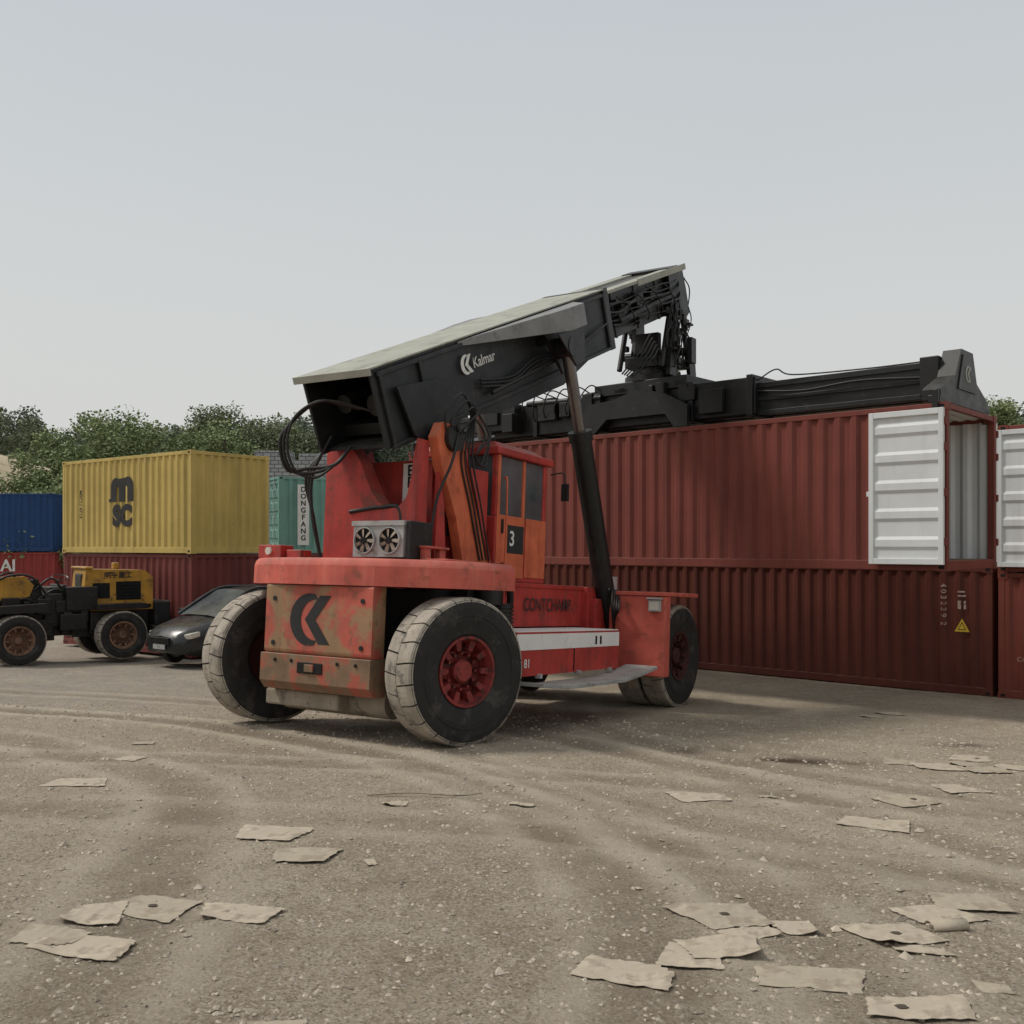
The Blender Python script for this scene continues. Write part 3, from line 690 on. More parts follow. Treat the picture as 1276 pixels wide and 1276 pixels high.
b=B(); b.box((-.45,-.25,1.3),(-.02,.25,1.45)); b.box((-.5,-.25,1.45),(-.4,.25,2.05)); b.obj('seat',Lo,[M['blackm']],.04)
b=B(); b.cyl((.1,0,1.7),(.0,0,1.95),.02,n=8); b.lathe([(.18,-.015),(.2,0),(.18,.015),(.16,0),(.18,-.015)],24,0,Matrix.Translation((0,0,1.96))@Matrix.Rotation(math.radians(70),4,'X')); b.obj('steering_wheel',Lo,[M['blackm']])
b=B()
for y in (-.42,.34): b.prism([(.70,1.80),(.90,2.02),(1.5,1.96),(2.2,1.72),(3.1,.85),(2.85,.65),(1.95,1.35),(.8,1.55)],y,y+.09)
b.box((2.0,-.36,1.35),(2.15,.36,1.5)); b.obj('lift_arm',Lo,[LY],.015)
b=B(); b.cyl((.9,.5,1.1),(2.1,.5,1.45),.07,n=12); b.cyl((.9,-.3,1.2),(2.1,-.3,1.45),.06,n=12); b.cyl((1.0,0,1.75),(2.4,0,1.8),.07,n=12); b.tube([(.9,.2,1.7),(1.2,.35,2.1),(1.7,.3,1.85)],.025); b.tube([(.5,.45,1.2),(.9,.55,1.5),(1.3,.45,1.4),(1.6,.4,1.6)],.03)
b.tube([(-.2,.4,1.3),(.2,.55,1.7),(.6,.5,1.5),(.9,.45,1.2)],.03); b.tube([(-.1,.3,1.3),(.3,.5,1.95),(.7,.45,1.7)],.025); b.tube([(.4,.5,1.5),(.8,.6,2.0),(1.3,.5,2.02),(1.8,.45,1.7)],.025)
b.obj('arm_cylinder',Lo,[M['blackm']])
b=B(); b.prism([(2.7,.9),(2.75,.2),(3.0,.06),(3.7,.04),(3.7,.08),(3.05,.12),(2.82,.25),(2.8,1.0)],-1.0,1.0)
for y in (-1.0,.97): b.prism([(2.72,.95),(2.75,.15),(3.6,.07),(3.0,.9)],y,y+.03)
b.obj('bucket',Lo,[M['rustbrown']],.01)
b=B(); b.box((-2.45,-.6,.75),(-2.05,.6,1.35)); b.box((-2.3,-.62,.5),(-2.0,.62,.75)); b.obj('counterweight',Lo,[M['black']],.04)

# ------------------------------------------------------------------ CAR
CP=mat('car_dark_paint',(.016,.018,.020),.25,var=.15,dust=((.12,.11,.10),.4),spec=.6)
cf=Vector((-.60,-.80,0)); MC=Matrix.Translation((-6.55,24.1,.12))@Matrix.Rotation(math.atan2(cf.y,cf.x),4,'Z')@Matrix.Diagonal((1.0,1.0,1.20,1))
Ca=root('parked_car',MC,'black sedan parked behind the wheel loader','car')
st=[(-2.28,.62,.55,.75),(-2.22,.78,.32,.88),(-1.9,.84,.25,.98),(-1.2,.87,.22,.98),(0,.88,.22,.94),(.9,.88,.22,.93),(1.4,.86,.22,.88),(1.9,.80,.24,.76),(2.2,.68,.28,.66),(2.3,.50,.34,.56)]
b=B(); secs=[]
for x,w,z0,z1 in st:
    zm=z0+(z1-z0)*.62
    secs.append([(x,-w*.9,z0),(x,-w,z0+.12),(x,-w*1.0,zm),(x,-w*.94,z1-.03),(x,-w*.75,z1+.02),(x,0,z1+.05),(x,w*.75,z1+.02),(x,w*.94,z1-.03),(x,w,zm),(x,w,z0+.12),(x,w*.9,z0)])
vs=[p for s in secs for p in s]; n=11
b.add(vs,[(i*n+j,i*n+j+1,(i+1)*n+j+1,(i+1)*n+j) for i in range(len(st)-1) for j in range(n-1)]+[(i*n+n-1,i*n,(i+1)*n,(i+1)*n+n-1) for i in range(len(st)-1)],0,True)
b.add(secs[0],[tuple(range(n))]); b.add(secs[-1],[tuple(range(n))[::-1]])
b.obj('body',Ca,[CP])
b=B()
ro=[(-1.85,.70,.98),(-1.1,.60,1.38),(-.4,.62,1.44),(.35,.60,1.40),(1.30,.72,.93)]
vs=[]
for x,w,z in ro: vs+=[(x,-w,z),(x,-w*.5,z+.03),(x,w*.5,z+.03),(x,w,z)]
n=4
b.add(vs,[(i*n+j,i*n+j+1,(i+1)*n+j+1,(i+1)*n+j) for i in (1,2) for j in range(3)],1,True)
b.add(vs,[(i*n+j,i*n+j+1,(i+1)*n+j+1,(i+1)*n+j) for i in (0,3) for j in range(3)],0,True)
for sg in (-1,1):
    bt=[(x,sg*.84,.93) for x in (-1.85,-1.0,-.35,.4,1.3)]
    tp=[(x,sg*w,z) for x,w,z in ro]
    b.add(bt+tp,[(i,i+1,5+i+1,5+i) for i in range(4)],0)
    b.add([(-.38,sg*.85,.93),(-.30,sg*.85,.93),(-.30,sg*.63,1.44),(-.38,sg*.63,1.44)],[(0,1,2,3)],1)
    b.tube([(1.28,sg*.80,.95),(.35,sg*.62,1.41),(-.4,sg*.64,1.45),(-1.1,sg*.62,1.39),(-1.85,sg*.74,.98)],.035,6,1)
b.obj('greenhouse',Ca,[M['glass'],CP])
for x in (-1.35,1.4):
    wheel(Ca,(x,.80,.29),.31,.2,0,.2,plane=1,tread=False,rimmat=M['grey'],knobs=5)
    wheel(Ca,(x,-.80,.29),.31,.2,0,.2,plane=-1,tread=False,rimmat=M['grey'],knobs=5)
for sg in (-1,1):
    b=B(); b.hexa([(2.02,sg*.50,.56),(2.26,sg*.50,.54),(2.04,sg*.80,.56),(1.82,sg*.81,.6),(2.02,sg*.50,.68),(2.28,sg*.46,.62),(2.07,sg*.79,.66),(1.82,sg*.82,.70)]); b.obj('headlight',Ca,[M['lampglass']],.02)
    b=B(); b.box((.95,sg*.88,.93),(1.12,sg*1.06,1.05)); b.obj('wing_mirror',Ca,[CP],.03)
b=B(); b.box((2.22,-.35,.45),(2.335,.35,.58)); b.obj('grille',Ca,[M['blackm']],.01)
b=B(); b.box((2.325,-.22,.36),(2.345,.22,.45)); b.obj('number_plate',Ca,[M['grey']])

GB,nt,N,L,Pn=new_mat('grey_concrete_blocks')
tc=N.new('ShaderNodeTexCoord'); mp=N.new('ShaderNodeMapping'); mp.inputs['Rotation'].default_value=(math.radians(90),0,0); L.new(tc.outputs['Object'],mp.inputs['Vector'])
bt=N.new('ShaderNodeTexBrick'); bt.inputs['Scale'].default_value=1.3; bt.inputs['Color1'].default_value=(.34,.35,.35,1); bt.inputs['Color2'].default_value=(.24,.25,.25,1); bt.inputs['Mortar'].default_value=(.10,.10,.10,1); bt.inputs['Mortar Size'].default_value=.03
L.new(mp.outputs[0],bt.inputs['Vector']); L.new(bt.outputs['Color'],Pn.inputs['Base Color']); Pn.inputs['Roughness'].default_value=.9
R=root('concrete_block_wall',Matrix.Translation((-11.6,49,0)),'tall grey concrete block wall behind the stacked containers','wall')
b=B(); b.box((-1.6,0,0),(3.6,1.2,7.1)); b.box((-1.2,.05,7.1),(.6,1.1,7.6)); b.box((1.0,.05,7.1),(2.6,1.1,7.45)); b.obj('block_face',R,[GB],.03)
# ------------------------------------------------------------------ GROUND
def vnoise(x,y,sc,seed):
    r=np.random.default_rng(seed); T=r.random((256,256))
    X=x*sc;Y=y*sc; xi=np.floor(X).astype(int); yi=np.floor(Y).astype(int); fx=X-xi; fy=Y-yi
    fx=fx*fx*(3-2*fx); fy=fy*fy*(3-2*fy)
    a=T[xi%256,yi%256];b_=T[(xi+1)%256,yi%256];c=T[xi%256,(yi+1)%256];d=T[(xi+1)%256,(yi+1)%256]
    return (a*(1-fx)+b_*fx)*(1-fy)+(c*(1-fx)+d*fx)*fy
def axis(lo,hi,step,far):
    c=list(np.arange(lo,hi,step)); s=step; p=hi; out=[]
    while p<far: out.append(p); s*=1.16; p+=s
    out.append(far); s=step; p=lo-step; pre=[]
    while p>-far: pre.append(p); s*=1.16; p-=s
    pre.append(-far)
    return np.array(pre[::-1]+c+out)
xs=axis(-8,9,.045,700); ys=axis(2.5,15.5,.045,700)
XX,YY=np.meshgrid(xs,ys)
Z=gz(XX,YY)
near=np.exp(-np.maximum(0,YY-18)/6)*np.exp(-np.maximum(0,np.abs(XX)-9)/6)
Z=Z+(vnoise(XX,YY,.9,1)-.5)*.028*near+(vnoise(XX,YY,3.5,2)-.5)*.012*near+(vnoise(XX,YY,8,3)-.5)*.010*near+(vnoise(XX,YY,19,4)-.5)*.012*near
mark=np.zeros_like(XX); lite=np.zeros_like(XX)
def track(cx,cy,R_,w,amp):
    global Z,mark,lite
    wob=(vnoise(XX,YY,.35,77)-.5)*.5
    d=np.abs(np.hypot(XX-cx,YY-cy)-R_+wob)
    g=np.exp(-(d/w)**4)*(.35+.9*vnoise(XX,YY,.8,int(R_*7)%97))*(.5+.8*vnoise(XX,YY,6,int(R_*5)%91))
    mark=mark+g*amp; Z=Z-g*.008*near
    e=np.exp(-((d-w*1.5)/(w*.5))**2)*(.3+vnoise(XX,YY,3,int(R_*3)%89)); Z=Z+e*.008*near; lite=lite+e*amp
for R_,am in ((7.2,.85),(9.6,.95)): track(-9.0,4.5,R_,.25,am)
for R_,am in ((11.2,.8),(13.5,.85)): track(-9.6,3.0,R_,.25,am)
for R_,am in ((17.0,.65),(19.4,.7)): track(-4,-9.5,R_,.25,am)
for R_,am in ((9.5,.65),(12.0,.6)): track(10.5,15.5,R_,.24,am)
stain=1.5*np.exp(-(((XX-3.2)/.62)**2+((YY-10.75)/.30)**2))*(.25+vnoise(XX,YY,4,9))
stain+= .9*np.exp(-(((XX-2.3)/.5)**2+((YY-11.5)/.28)**2))*(.2+vnoise(XX,YY,4,39))
stain+= .7*np.exp(-(((XX-5.6)/.5)**2+((YY-12.3)/.25)**2))*(.3+vnoise(XX,YY,5,19))
stain+= .4*np.exp(-(((XX-1.0)/2.5)**2+((YY-13.2)/1.6)**2))*(.2+vnoise(XX,YY,2,29))
greyp=1/(1+np.exp(-(YY-14.5-.15*XX)/.8))/(1+np.exp((XX+4.0)/.8))
me=bpy.data.meshes.new('ground'); nx,ny=len(xs),len(ys)
co=np.stack([XX,YY,Z],-1).reshape(-1,3)
ii,jj=np.meshgrid(np.arange(nx-1),np.arange(ny-1)); a=(jj*nx+ii).ravel()
F=np.stack([a,a+1,a+nx+1,a+nx],-1)
me.vertices.add(len(co)); me.vertices.foreach_set('co',co.ravel())
me.loops.add(F.size); me.loops.foreach_set('vertex_index',F.ravel().astype(np.int32))
me.polygons.add(len(F)); me.polygons.foreach_set('loop_start',np.arange(0,F.size,4,dtype=np.int32))
me.update(calc_edges=True); me.polygons.foreach_set('use_smooth',np.ones(len(F),dtype=bool))
for nm,arr in (('track',mark),('ridge',lite),('stain',stain),('greypatch',greyp)):
    at=me.attributes.new(nm,'FLOAT','POINT'); at.data.foreach_set('value',np.clip(arr,0,1.2).ravel().astype(np.float32))
g=bpy.data.objects.new('ground',me); COL.objects.link(g); g['kind']='structure'
m,nt,N,L,P=new_mat('dusty_gravel_ground')
tc=N.new('ShaderNodeTexCoord'); v=tc.outputs['Object']
c=mixrgb(N,L,ramp(N,L,noise(N,L,v,.45,6,.6),.35,.68),(.285,.228,.162),(.42,.348,.258))
c=mixrgb(N,L,mul(N,L,ramp(N,L,noise(N,L,v,2.4,9,.75),.44,.64),.65),c,(.485,.42,.33))
c=mixrgb(N,L,mul(N,L,ramp(N,L,noise(N,L,v,9,8,.8),.52,.64),.65),c,(.215,.168,.12))
c=mixrgb(N,L,mul(N,L,ramp(N,L,noise(N,L,v,38,5,.8),.54,.62),.5),c,(.53,.47,.38))
atg=N.new('ShaderNodeAttribute'); atg.attribute_name='greypatch'
c=mixrgb(N,L,mul(N,L,mul(N,L,atg.outputs['Fac'],ramp(N,L,noise(N,L,v,3,7,.7),.3,.6)),.75),c,(.235,.225,.215))
vo=N.new('ShaderNodeTexVoronoi'); vo.inputs['Scale'].default_value=28; L.new(v,vo.inputs['Vector'])
peb=ramp(N,L,vo.outputs['Distance'],.36,.14)
sepc=N.new('ShaderNodeSeparateColor'); L.new(vo.outputs['Color'],sepc.inputs[0])
sel=ramp(N,L,sepc.outputs[0],.66,.72); pm=mul(N,L,peb,sel)
pc=mixrgb(N,L,sepc.outputs[1],(.22,.18,.145),(.56,.50,.42))
c=mixrgb(N,L,mul(N,L,pm,.7),c,pc)
vo2=N.new('ShaderNodeTexVoronoi'); vo2.inputs['Scale'].default_value=80; L.new(v,vo2.inputs['Vector'])
s2=N.new('ShaderNodeSeparateColor'); L.new(vo2.outputs['Color'],s2.inputs[0])
c=mixrgb(N,L,mul(N,L,ramp(N,L,s2.outputs[0],.72,.82),.5),c,(.57,.51,.43))
c=mixrgb(N,L,mul(N,L,ramp(N,L,s2.outputs[1],.72,.82),.55),c,(.16,.125,.09))
at=N.new('ShaderNodeAttribute'); at.attribute_name='track'
c=mixrgb(N,L,mul(N,L,at.outputs['Fac'],.62),c,(.225,.182,.135))
at3=N.new('ShaderNodeAttribute'); at3.attribute_name='ridge'
c=mixrgb(N,L,mul(N,L,at3.outputs['Fac'],.6),c,(.52,.45,.355))
at2=N.new('ShaderNodeAttribute'); at2.attribute_name='stain'
c=mixrgb(N,L,mul(N,L,at2.outputs['Fac'],.9),c,(.085,.060,.042))
L.new(c,P.inputs['Base Color']); P.inputs['Roughness'].default_value=.95; P.inputs['Specular IOR Level'].default_value=.12
hsum=N.new('ShaderNodeMath'); hsum.operation='ADD'; L.new(noise(N,L,v,14,12,.8),hsum.inputs[0]); L.new(mul(N,L,pm,.45),hsum.inputs[1])
bu=N.new('ShaderNodeBump'); bu.inputs['Strength'].default_value=.85; bu.inputs['Distance'].default_value=.045; L.new(hsum.outputs[0],bu.inputs['Height'])
bu2=N.new('ShaderNodeBump'); bu2.inputs['Strength'].default_value=.7; bu2.inputs['Distance'].default_value=.012; L.new(noise(N,L,v,70,4,.7),bu2.inputs['Height']); L.new(bu.outputs[0],bu2.inputs['Normal'])
L.new(bu2.outputs[0],P.inputs['Normal']); me.materials.append(m)

def hgt(x,y):
    xi=int(np.clip(np.searchsorted(xs,x),0,nx-1)); yi=int(np.clip(np.searchsorted(ys,y),0,ny-1)); return float(Z[yi,xi])
b_v=[];b_f=[]
octf=[(0,2,4),(2,1,4),(1,3,4),(3,0,4),(2,0,5),(1,2,5),(3,1,5),(0,3,5)]
for i in range(15000):
    y=3.2+11.5*random.random()**1.2; x=random.uniform(-.62,.62)*y+random.uniform(-.3,.3)
    s=random.choice([.004,.005,.006,.008,.010,.014]) * (1+.06*y)
    if random.random()<.015: s*=2
    z=hgt(x,y)+s*.1; a=random.random()*6.28; n0=len(b_v)
    for d in ((1,0,0),(-1,0,0),(0,1,0),(0,-1,0),(0,0,1),(0,0,-1)):
        px=d[0]*s*random.uniform(.8,1.4)+random.uniform(-.3,.3)*s; py=d[1]*s*random.uniform(.7,1.1)+random.uniform(-.3,.3)*s; pz=d[2]*s*random.uniform(.5,.8)
        b_v.append((x+px*math.cos(a)-py*math.sin(a),y+px*math.sin(a)+py*math.cos(a),z+pz))
    b_f+=[tuple(n0+k for k in f) for f in octf]
gm=bpy.data.meshes.new('gravel'); gm.from_pydata(b_v,[],b_f)
gm.materials.append(mat('gravel_stone',(.38,.325,.26),.9,var=.5,scale=9,bump=.1))
go=bpy.data.objects.new('gravel',gm); COL.objects.link(go); go['kind']='stuff'; go['label']='scattered small stones on the dusty yard'

sheets=[(-1.885,5.18,.42,.32),(-1.41,5.08,.38,.26),(-1.98,4.57,.46,.24),(-2.19,4.67,.3,.22),(-2.12,5.03,.26,.3),(-1.67,6.84,.46,.34),(-1.32,6.26,.38,.28),(-3.77,8.58,.46,.36),(-3.81,9.87,.26,.25),(-4.09,10.98,.22,.2),
(.508,4.40,.42,.26),(.834,4.62,.26,.30),(1.12,5.20,.42,.34),(1.0,4.71,.36,.27),(1.18,4.99,.3,.25),(1.32,4.37,.46,.24),(1.93,4.96,.38,.30),(2.29,5.31,.38,.28),(2.57,5.56,.4,.28),(1.96,4.72,.25,.1),(1.67,4.05,.42,.2),(2.09,4.28,.14,.1),
(1.62,8.53,.46,.34),(2.81,7.65,.5,.4),(3.41,8.53,.42,.34),(4.56,10.55,.5,.4),(4.12,9.17,.4,.4),(4.98,10.35,.45,.3),(5.2,11.2,.42,.4),(5.38,10.56,.4,.3),(4.25,10.8,.35,.3),(-.94,7.93,.2,.14),(-.58,7.62,.06,.14),(2.23,8.64,.16,.1),(.08,8.05,.2,.1),(-.88,6.16,.06,.12),(-.88,3.70,.22,.16),(6.1,16.0,.4,.3),(5.6,15.4,.3,.2),(4.9,10.7,.3,.3),(1.45,5.05,.2,.2)]
pm2=mat('cardboard_sheet_dusty',(.36,.31,.235),.9,var=.14,scale=5,dirt=((.25,.20,.15),.8,6,.50),bump=.12)
HM=mat('hole_soil',(.07,.055,.04),.95)
for i,(x,y,w,h) in enumerate(sheets):
    a=random.uniform(-.5,.5); h*=1.08; N_=12
    curl=random.choice([.002,.005,.008,.014])*min(1,w*2.5); ph=random.random()*6
    corner=random.choice([(0,0),(1,0),(1,1),(0,1)]); cl=random.choice([0,0,0,.012,.025])*min(1,w*2.5)
    skew=random.uniform(-.25,.25); taper=random.uniform(-.18,.18); vs=[];fs=[]
    jag=[[random.uniform(-.010,.010) for _ in range(4)] for _ in range(N_+1)]
    ncut=random.choice([0,0,1,2,3])
    for jy in range(N_+1):
        for jx in range(N_+1):
            u_=jx/N_;v_=jy/N_
            lx=(u_-.5)*w*(1+taper*(v_-.5)*2)+skew*(v_-.5)*w*.5; ly=(v_-.5)*h*(1+skew*(u_-.5))
            if jx in(0,N_): lx+=jag[jy][0 if jx==0 else 1]*w*2
            if jy in(0,N_): ly+=jag[jx][2 if jy==0 else 3]*w*2
            wx=x+lx*math.cos(a)-ly*math.sin(a); wy=y+lx*math.sin(a)+ly*math.cos(a)
            dc=max(0,1-math.hypot(u_-corner[0],v_-corner[1])*1.6)
            z=hgt(wx,wy)*.75+gzf(wx,wy)*.25+.007+.0012*(i%7)+curl*(.5+.5*math.sin(u_*4+ph+v_*2))*.5+dc*dc*cl*2
            vs.append((wx-x,wy-y,z-gzf(x,y)))
    for jy in range(N_):
        for jx in range(N_):
            cx_=jx if corner[0]==0 else N_-1-jx; cy_=jy if corner[1]==0 else N_-1-jy
            if cl==0 and cx_+cy_<ncut: continue
            k=jy*(N_+1)+jx; fs.append((k,k+1,k+N_+2,k+N_+1))
    mi=[0]*len(fs)
    if w>.35 and i%4==0:
        c0=len(vs); ctr=Vector(vs[(N_//2)*(N_+1)+N_//2+random.choice([-2,0,2])])
        for q in range(12):
            t=2*math.pi*q/12; vs.append((ctr.x+.020*math.cos(t)*(1+.3*(q%3)),ctr.y+.018*math.sin(t),ctr.z+.005))
        fs.append(tuple(range(c0,c0+12))); mi.append(1)
    pme=bpy.data.meshes.new('cardboard_sheet'); pme.from_pydata(vs,[],fs); pme.materials.append(M['paper'] if i%3 else pm2); pme.materials.append(HM)
    pme.polygons.foreach_set('material_index',mi)
    o=bpy.data.objects.new('cardboard_sheet',pme); o.location=(x,y,gzf(x,y)); COL.objects.link(o)
    so=o.modifiers.new('s','SOLIDIFY'); so.thickness=.002
    o['label']='flat torn tan cardboard sheet lying on dusty gravel'; o['category']='cardboard'; o['group']='cardboard sheets scattered on the yard'
b=B()
pts=[]
for i in range(22):
    t=i/21*2*math.pi*.8; r=.035-.008*i/21; pts.append((r*1.3*math.cos(t),r*.8*math.sin(t)))
vs=[(p[0],-.10,p[1]) for p in pts]+[(p[0],.10,p[1]) for p in pts]; n=22
b.add(vs,[(i,i+1,n+i+1,n+i) for i in range(n-1)],0,True)
o=b.obj('rolled_cardboard',None,[M['paper']]); o.location=(2.24,5.08,hgt(2.24,5.08)+.03); o.rotation_euler=(0,0,math.radians(100)); so=o.modifiers.new('s','SOLIDIFY'); so.thickness=.004
o['label']='curled up piece of tan cardboard on the ground'; o['category']='cardboard'
b=B(); b.tube([(-.45,0,.0),(-.1,.02,.012),(.3,-.02,.0),(.5,.03,.01)],.008,6); o=b.obj('stick',None,[M['axle']]); o.location=(-.75,8.25,hgt(-.75,8.25)+.02)
o['label']='thin dry stick lying on the gravel'; o['category']='stick'

# ------------------------------------------------------------------ HILL + TREES
def hill(x,y):
    t=np.clip((y-44)/34,0,1); t=t*t*(3-2*t)
    left=1/(1+np.exp((x+2)/6)); right=1/(1+np.exp(-(x-22)/5))
    amp=6.2+3.2*left+3.5*right
    bank=5.2*np.exp(-((x+33)/8.5)**2-((y-58)/7)**2)
    return -.3+t*amp+bank+(vnoise(x,y,.08,51)-.5)*2.2*t+(vnoise(x,y,.3,52)-.5)*.8*t
hx=np.linspace(-150,150,301); hy=np.linspace(42,260,180); HX,HY=np.meshgrid(hx,hy); HZ=hill(HX,HY)
hm=bpy.data.meshes.new('hill'); vs=np.stack([HX,HY,HZ],-1).reshape(-1,3).tolist(); nxh=301
hm.from_pydata(vs,[],[(j*nxh+i,j*nxh+i+1,(j+1)*nxh+i+1,(j+1)*nxh+i) for j in range(179) for i in range(300)])
hm.polygons.foreach_set('use_smooth',[True]*len(hm.polygons))
m,nt,N,L,P=new_mat('hill_soil_and_grass'); tc=N.new('ShaderNodeTexCoord'); v=tc.outputs['Object']
sx=N.new('ShaderNodeSeparateXYZ'); L.new(v,sx.inputs[0])
c=mixrgb(N,L,ramp(N,L,noise(N,L,v,.12,6,.6),.48,.36),(.11,.12,.055),(.40,.33,.23))
c=mixrgb(N,L,ramp(N,L,sx.outputs['X'],-21,-25),c,(.44,.36,.25))
c=mixrgb(N,L,mul(N,L,ramp(N,L,noise(N,L,v,1.0,7,.75),.50,.62),.75),c,(.14,.14,.07))
L.new(c,P.inputs['Base Color']); P.inputs['Roughness'].default_value=1; hm.materials.append(m)
ho=bpy.data.objects.new('hill',hm); COL.objects.link(ho); ho['kind']='structure'

def leafmat(name,c0,c1,sc=.5):
    m,nt,N,L,P=new_mat(name); tc=N.new('ShaderNodeTexCoord')
    f=ramp(N,L,noise(N,L,tc.outputs['Object'],sc,6,.7),.35,.65)
    L.new(mixrgb(N,L,f,c0,c1),P.inputs['Base Color']); P.inputs['Roughness'].default_value=.75; P.inputs['Specular IOR Level'].default_value=.2
    return m
LM1=leafmat('broadleaf_green',(.14,.18,.08),(.29,.34,.17),.9)
LM2=leafmat('pine_green',(.080,.100,.075),(.145,.17,.12),.6)
LM3=leafmat('olive_green',(.12,.145,.085),(.22,.245,.145),.7)
BK=mat('tree_bark',(.09,.07,.05),.9,var=.3)
def leafcloud(clumps,nper,size):
    V=[]
    for (cx,cy,cz,rx,ry,rz) in clumps:
        n=int(nper)
        d=rng.normal(size=(n,3)); d/=np.linalg.norm(d,axis=1)[:,None]
        r=rng.random(n)**.45
        p=d*r[:,None]*np.array([rx,ry,rz])+np.array([cx,cy,cz])
        a=rng.normal(size=(n,3)); a[:,2]*=.6; a/=np.linalg.norm(a,axis=1)[:,None]
        bb_=np.cross(a,rng.normal(size=(n,3))); bb_/=np.linalg.norm(bb_,axis=1)[:,None]
        s=size*(.5+rng.random(n))[:,None]
        V.append(np.stack([p-a*s*.5,p-bb_*s*.3,p+a*s*.5,p+bb_*s*.3],1).reshape(-1,3))
    return np.concatenate(V)
def cloudmesh(name,V,matl):
    me=bpy.data.meshes.new(name); nv=len(V); me.vertices.add(nv); me.vertices.foreach_set('co',V.ravel())
    me.loops.add(nv); me.loops.foreach_set('vertex_index',np.arange(nv,dtype=np.int32)); me.polygons.add(nv//4)
    me.polygons.foreach_set('loop_start',np.arange(0,nv,4,dtype=np.int32))
    me.update(calc_edges=True); me.materials.append(matl); return me
def tree(x,y,h,r,lm,name='tree',label='bushy green broadleaf tree on the slope',nc=44,leaf=.17):
    z=float(hill(np.float64(x),np.float64(y))) if y>44 else 0
    z=max(z,0)-.2
    R=root(name,Matrix.Translation((x,y,z)),label,'tree','trees on the slope behind the yard')
    b=B(); b.tube([(0,0,0),(random.uniform(-.15,.15),.1,h*.25),(random.uniform(-.3,.3),0,h*.6)],.04*h**.7,8)
    cl=[]
    for i in range(nc):
        a=random.random()*6.28; rr=r*math.sqrt(random.random())*.85; zz=h*(.25+.66*random.random()); k=1-.75*max(0,(zz/h-.5))/.5
        cx,cy=rr*math.cos(a)*k,rr*math.sin(a)*k; cr=r*random.uniform(.22,.40)
        cl.append((cx,cy,zz,cr,cr,cr*.8))
        if i<8: b.tube([(0,0,h*.2+.04*i*h),(cx*.4,cy*.4,(h*.3+zz)*.5),(cx,cy,zz)],.02*h**.5,5)
    b.obj('trunk',R,[BK])
    o=bpy.data.objects.new('crown',cloudmesh('crown',leafcloud(cl,340,leaf),lm)); COL.objects.link(o); o.parent=R
for (x,y,h,r,lm) in [(-23.0,50,8.4,3.4,LM1),(-20.6,51,9.4,4.0,LM1),(-18.0,51.5,9.0,3.8,LM1),(-15.6,53,8.6,3.6,LM1),(-21.4,46.5,6.4,2.8,LM1),(-13.0,55,8.4,3.5,LM3),(-10.4,56,8.0,3.3,LM3),(-7.6,57,7.6,3.0,LM2),(-17.0,58,8.2,3.6,LM3),(33,58,7.5,3.0,LM3),(30.6,62,7.2,2.8,LM1),(36.5,57,7.5,3.0,LM1),(28.6,60,5.6,2.4,LM2)]:
    tree(x,y,h,r,lm)
cl=[];cl2=[]
for i in range(520):
    x=random.uniform(-62,62); y=random.uniform(68,98)
    z=float(hill(np.float64(x),np.float64(y)))
    h=random.uniform(2.8,4.8) if x<15 else random.uniform(3,5.5)
    for k in range(3):
        (cl if i%3 else cl2).append((x+random.uniform(-.8,.8),y+random.uniform(-.8,.8),z+h*(.25+.28*k),1.9-.38*k,1.9-.38*k,h*.26))
for nm,c_,lm_,lb in (('pine_wood',cl,LM2,'dark wooded ridge of pines behind the yard'),('broadleaf_wood',cl2,LM3,'olive green trees mixed into the wooded ridge')):
    o=bpy.data.objects.new(nm,cloudmesh(nm,leafcloud(c_,250,.25),lm_)); COL.objects.link(o); o['kind']='stuff'; o['label']=lb
cl=[]
for i in range(130):
    x=random.uniform(-22,-5) if i%3 else random.uniform(15,50); y=random.uniform(48,66); z=float(hill(np.float64(x),np.float64(y)))
    cl.append((x,y,z+.3,random.uniform(.8,1.8),random.uniform(.8,1.8),random.uniform(.5,1.1)))
for i in range(34):
    x=random.uniform(-38,-24); y=random.uniform(53,68); z=float(hill(np.float64(x),np.float64(y)))
    cl.append((x,y,z+.1,random.uniform(.4,1.1),random.uniform(.4,1.1),random.uniform(.3,.7)))
o=bpy.data.objects.new('undergrowth',cloudmesh('undergrowth',leafcloud(cl,170,.19),LM3)); COL.objects.link(o); o['kind']='stuff'; o['label']='low scrub covering the slope'

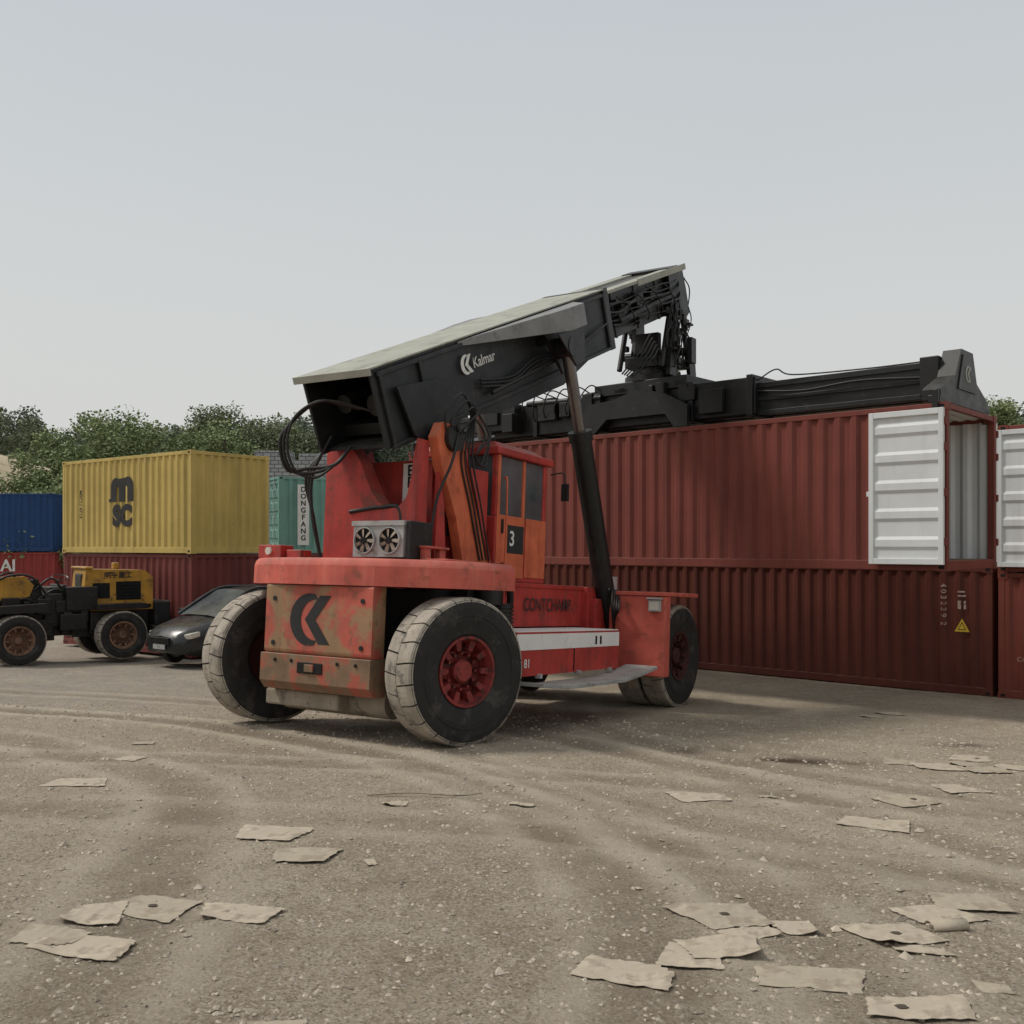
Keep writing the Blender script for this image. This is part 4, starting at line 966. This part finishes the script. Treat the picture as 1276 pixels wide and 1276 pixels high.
# ------------------------------------------------------------------ WORLD, SUN, CAMERA
w=bpy.data.worlds.new('World'); scene.world=w; w.use_nodes=True; nt=w.node_tree; N=nt.nodes; L=nt.links
bg=N['Background']
el=math.radians(52); az=math.atan2(-.85,.12)
sky=N.new('ShaderNodeTexSky'); sky.sky_type='NISHITA'; sky.sun_disc=False; sky.sun_elevation=el; sky.sun_rotation=az; sky.dust_density=6; sky.air_density=1.2; sky.ozone_density=1
tc=N.new('ShaderNodeTexCoord'); sx=N.new('ShaderNodeSeparateXYZ'); L.new(tc.outputs['Generated'],sx.inputs[0])
wn=noise(N,L,tc.outputs['Generated'],1.6,4,.5)
cr=N.new('ShaderNodeValToRGB'); L.new(sx.outputs['Z'],cr.inputs[0])
e=cr.color_ramp.elements; e[0].position=0.0; e[0].color=(7.0,6.95,6.65,1); e[1].position=.85; e[1].color=(7.0,7.2,7.2,1)
x_=cr.color_ramp.elements.new(.22); x_.color=(6.6,6.75,6.7,1); x_=cr.color_ramp.elements.new(.5); x_.color=(5.5,5.95,6.25,1)
cc=mixrgb(N,L,mul(N,L,ramp(N,L,wn,.35,.7),.10),cr.outputs[0],(7.6,7.5,7.3))
mx=mixrgb(N,L,.91,sky.outputs[0],cc); L.new(mx,bg.inputs['Color']); bg.inputs['Strength'].default_value=.1
sl=bpy.data.lights.new('sun','SUN'); sl.energy=2.2; sl.angle=math.radians(12); sl.color=(1,.95,.87)
so=bpy.data.objects.new('sun',sl); COL.objects.link(so)
d=Vector((math.sin(az)*math.cos(el),math.cos(az)*math.cos(el),math.sin(el))); so.rotation_euler=d.to_track_quat('Z','Y').to_euler()
cd=bpy.data.cameras.new('camera'); cam=bpy.data.objects.new('camera',cd); COL.objects.link(cam)
cam.location=(0,0,2.88); cam.rotation_euler=(math.radians(90),0,0); cd.sensor_width=36; cd.lens=36*1230/1276; cd.shift_y=42/1276; cd.clip_end=3000; cd.clip_start=.05
scene.camera=cam
scene.view_settings.view_transform='Standard'; scene.view_settings.look='None'; scene.view_settings.exposure=0
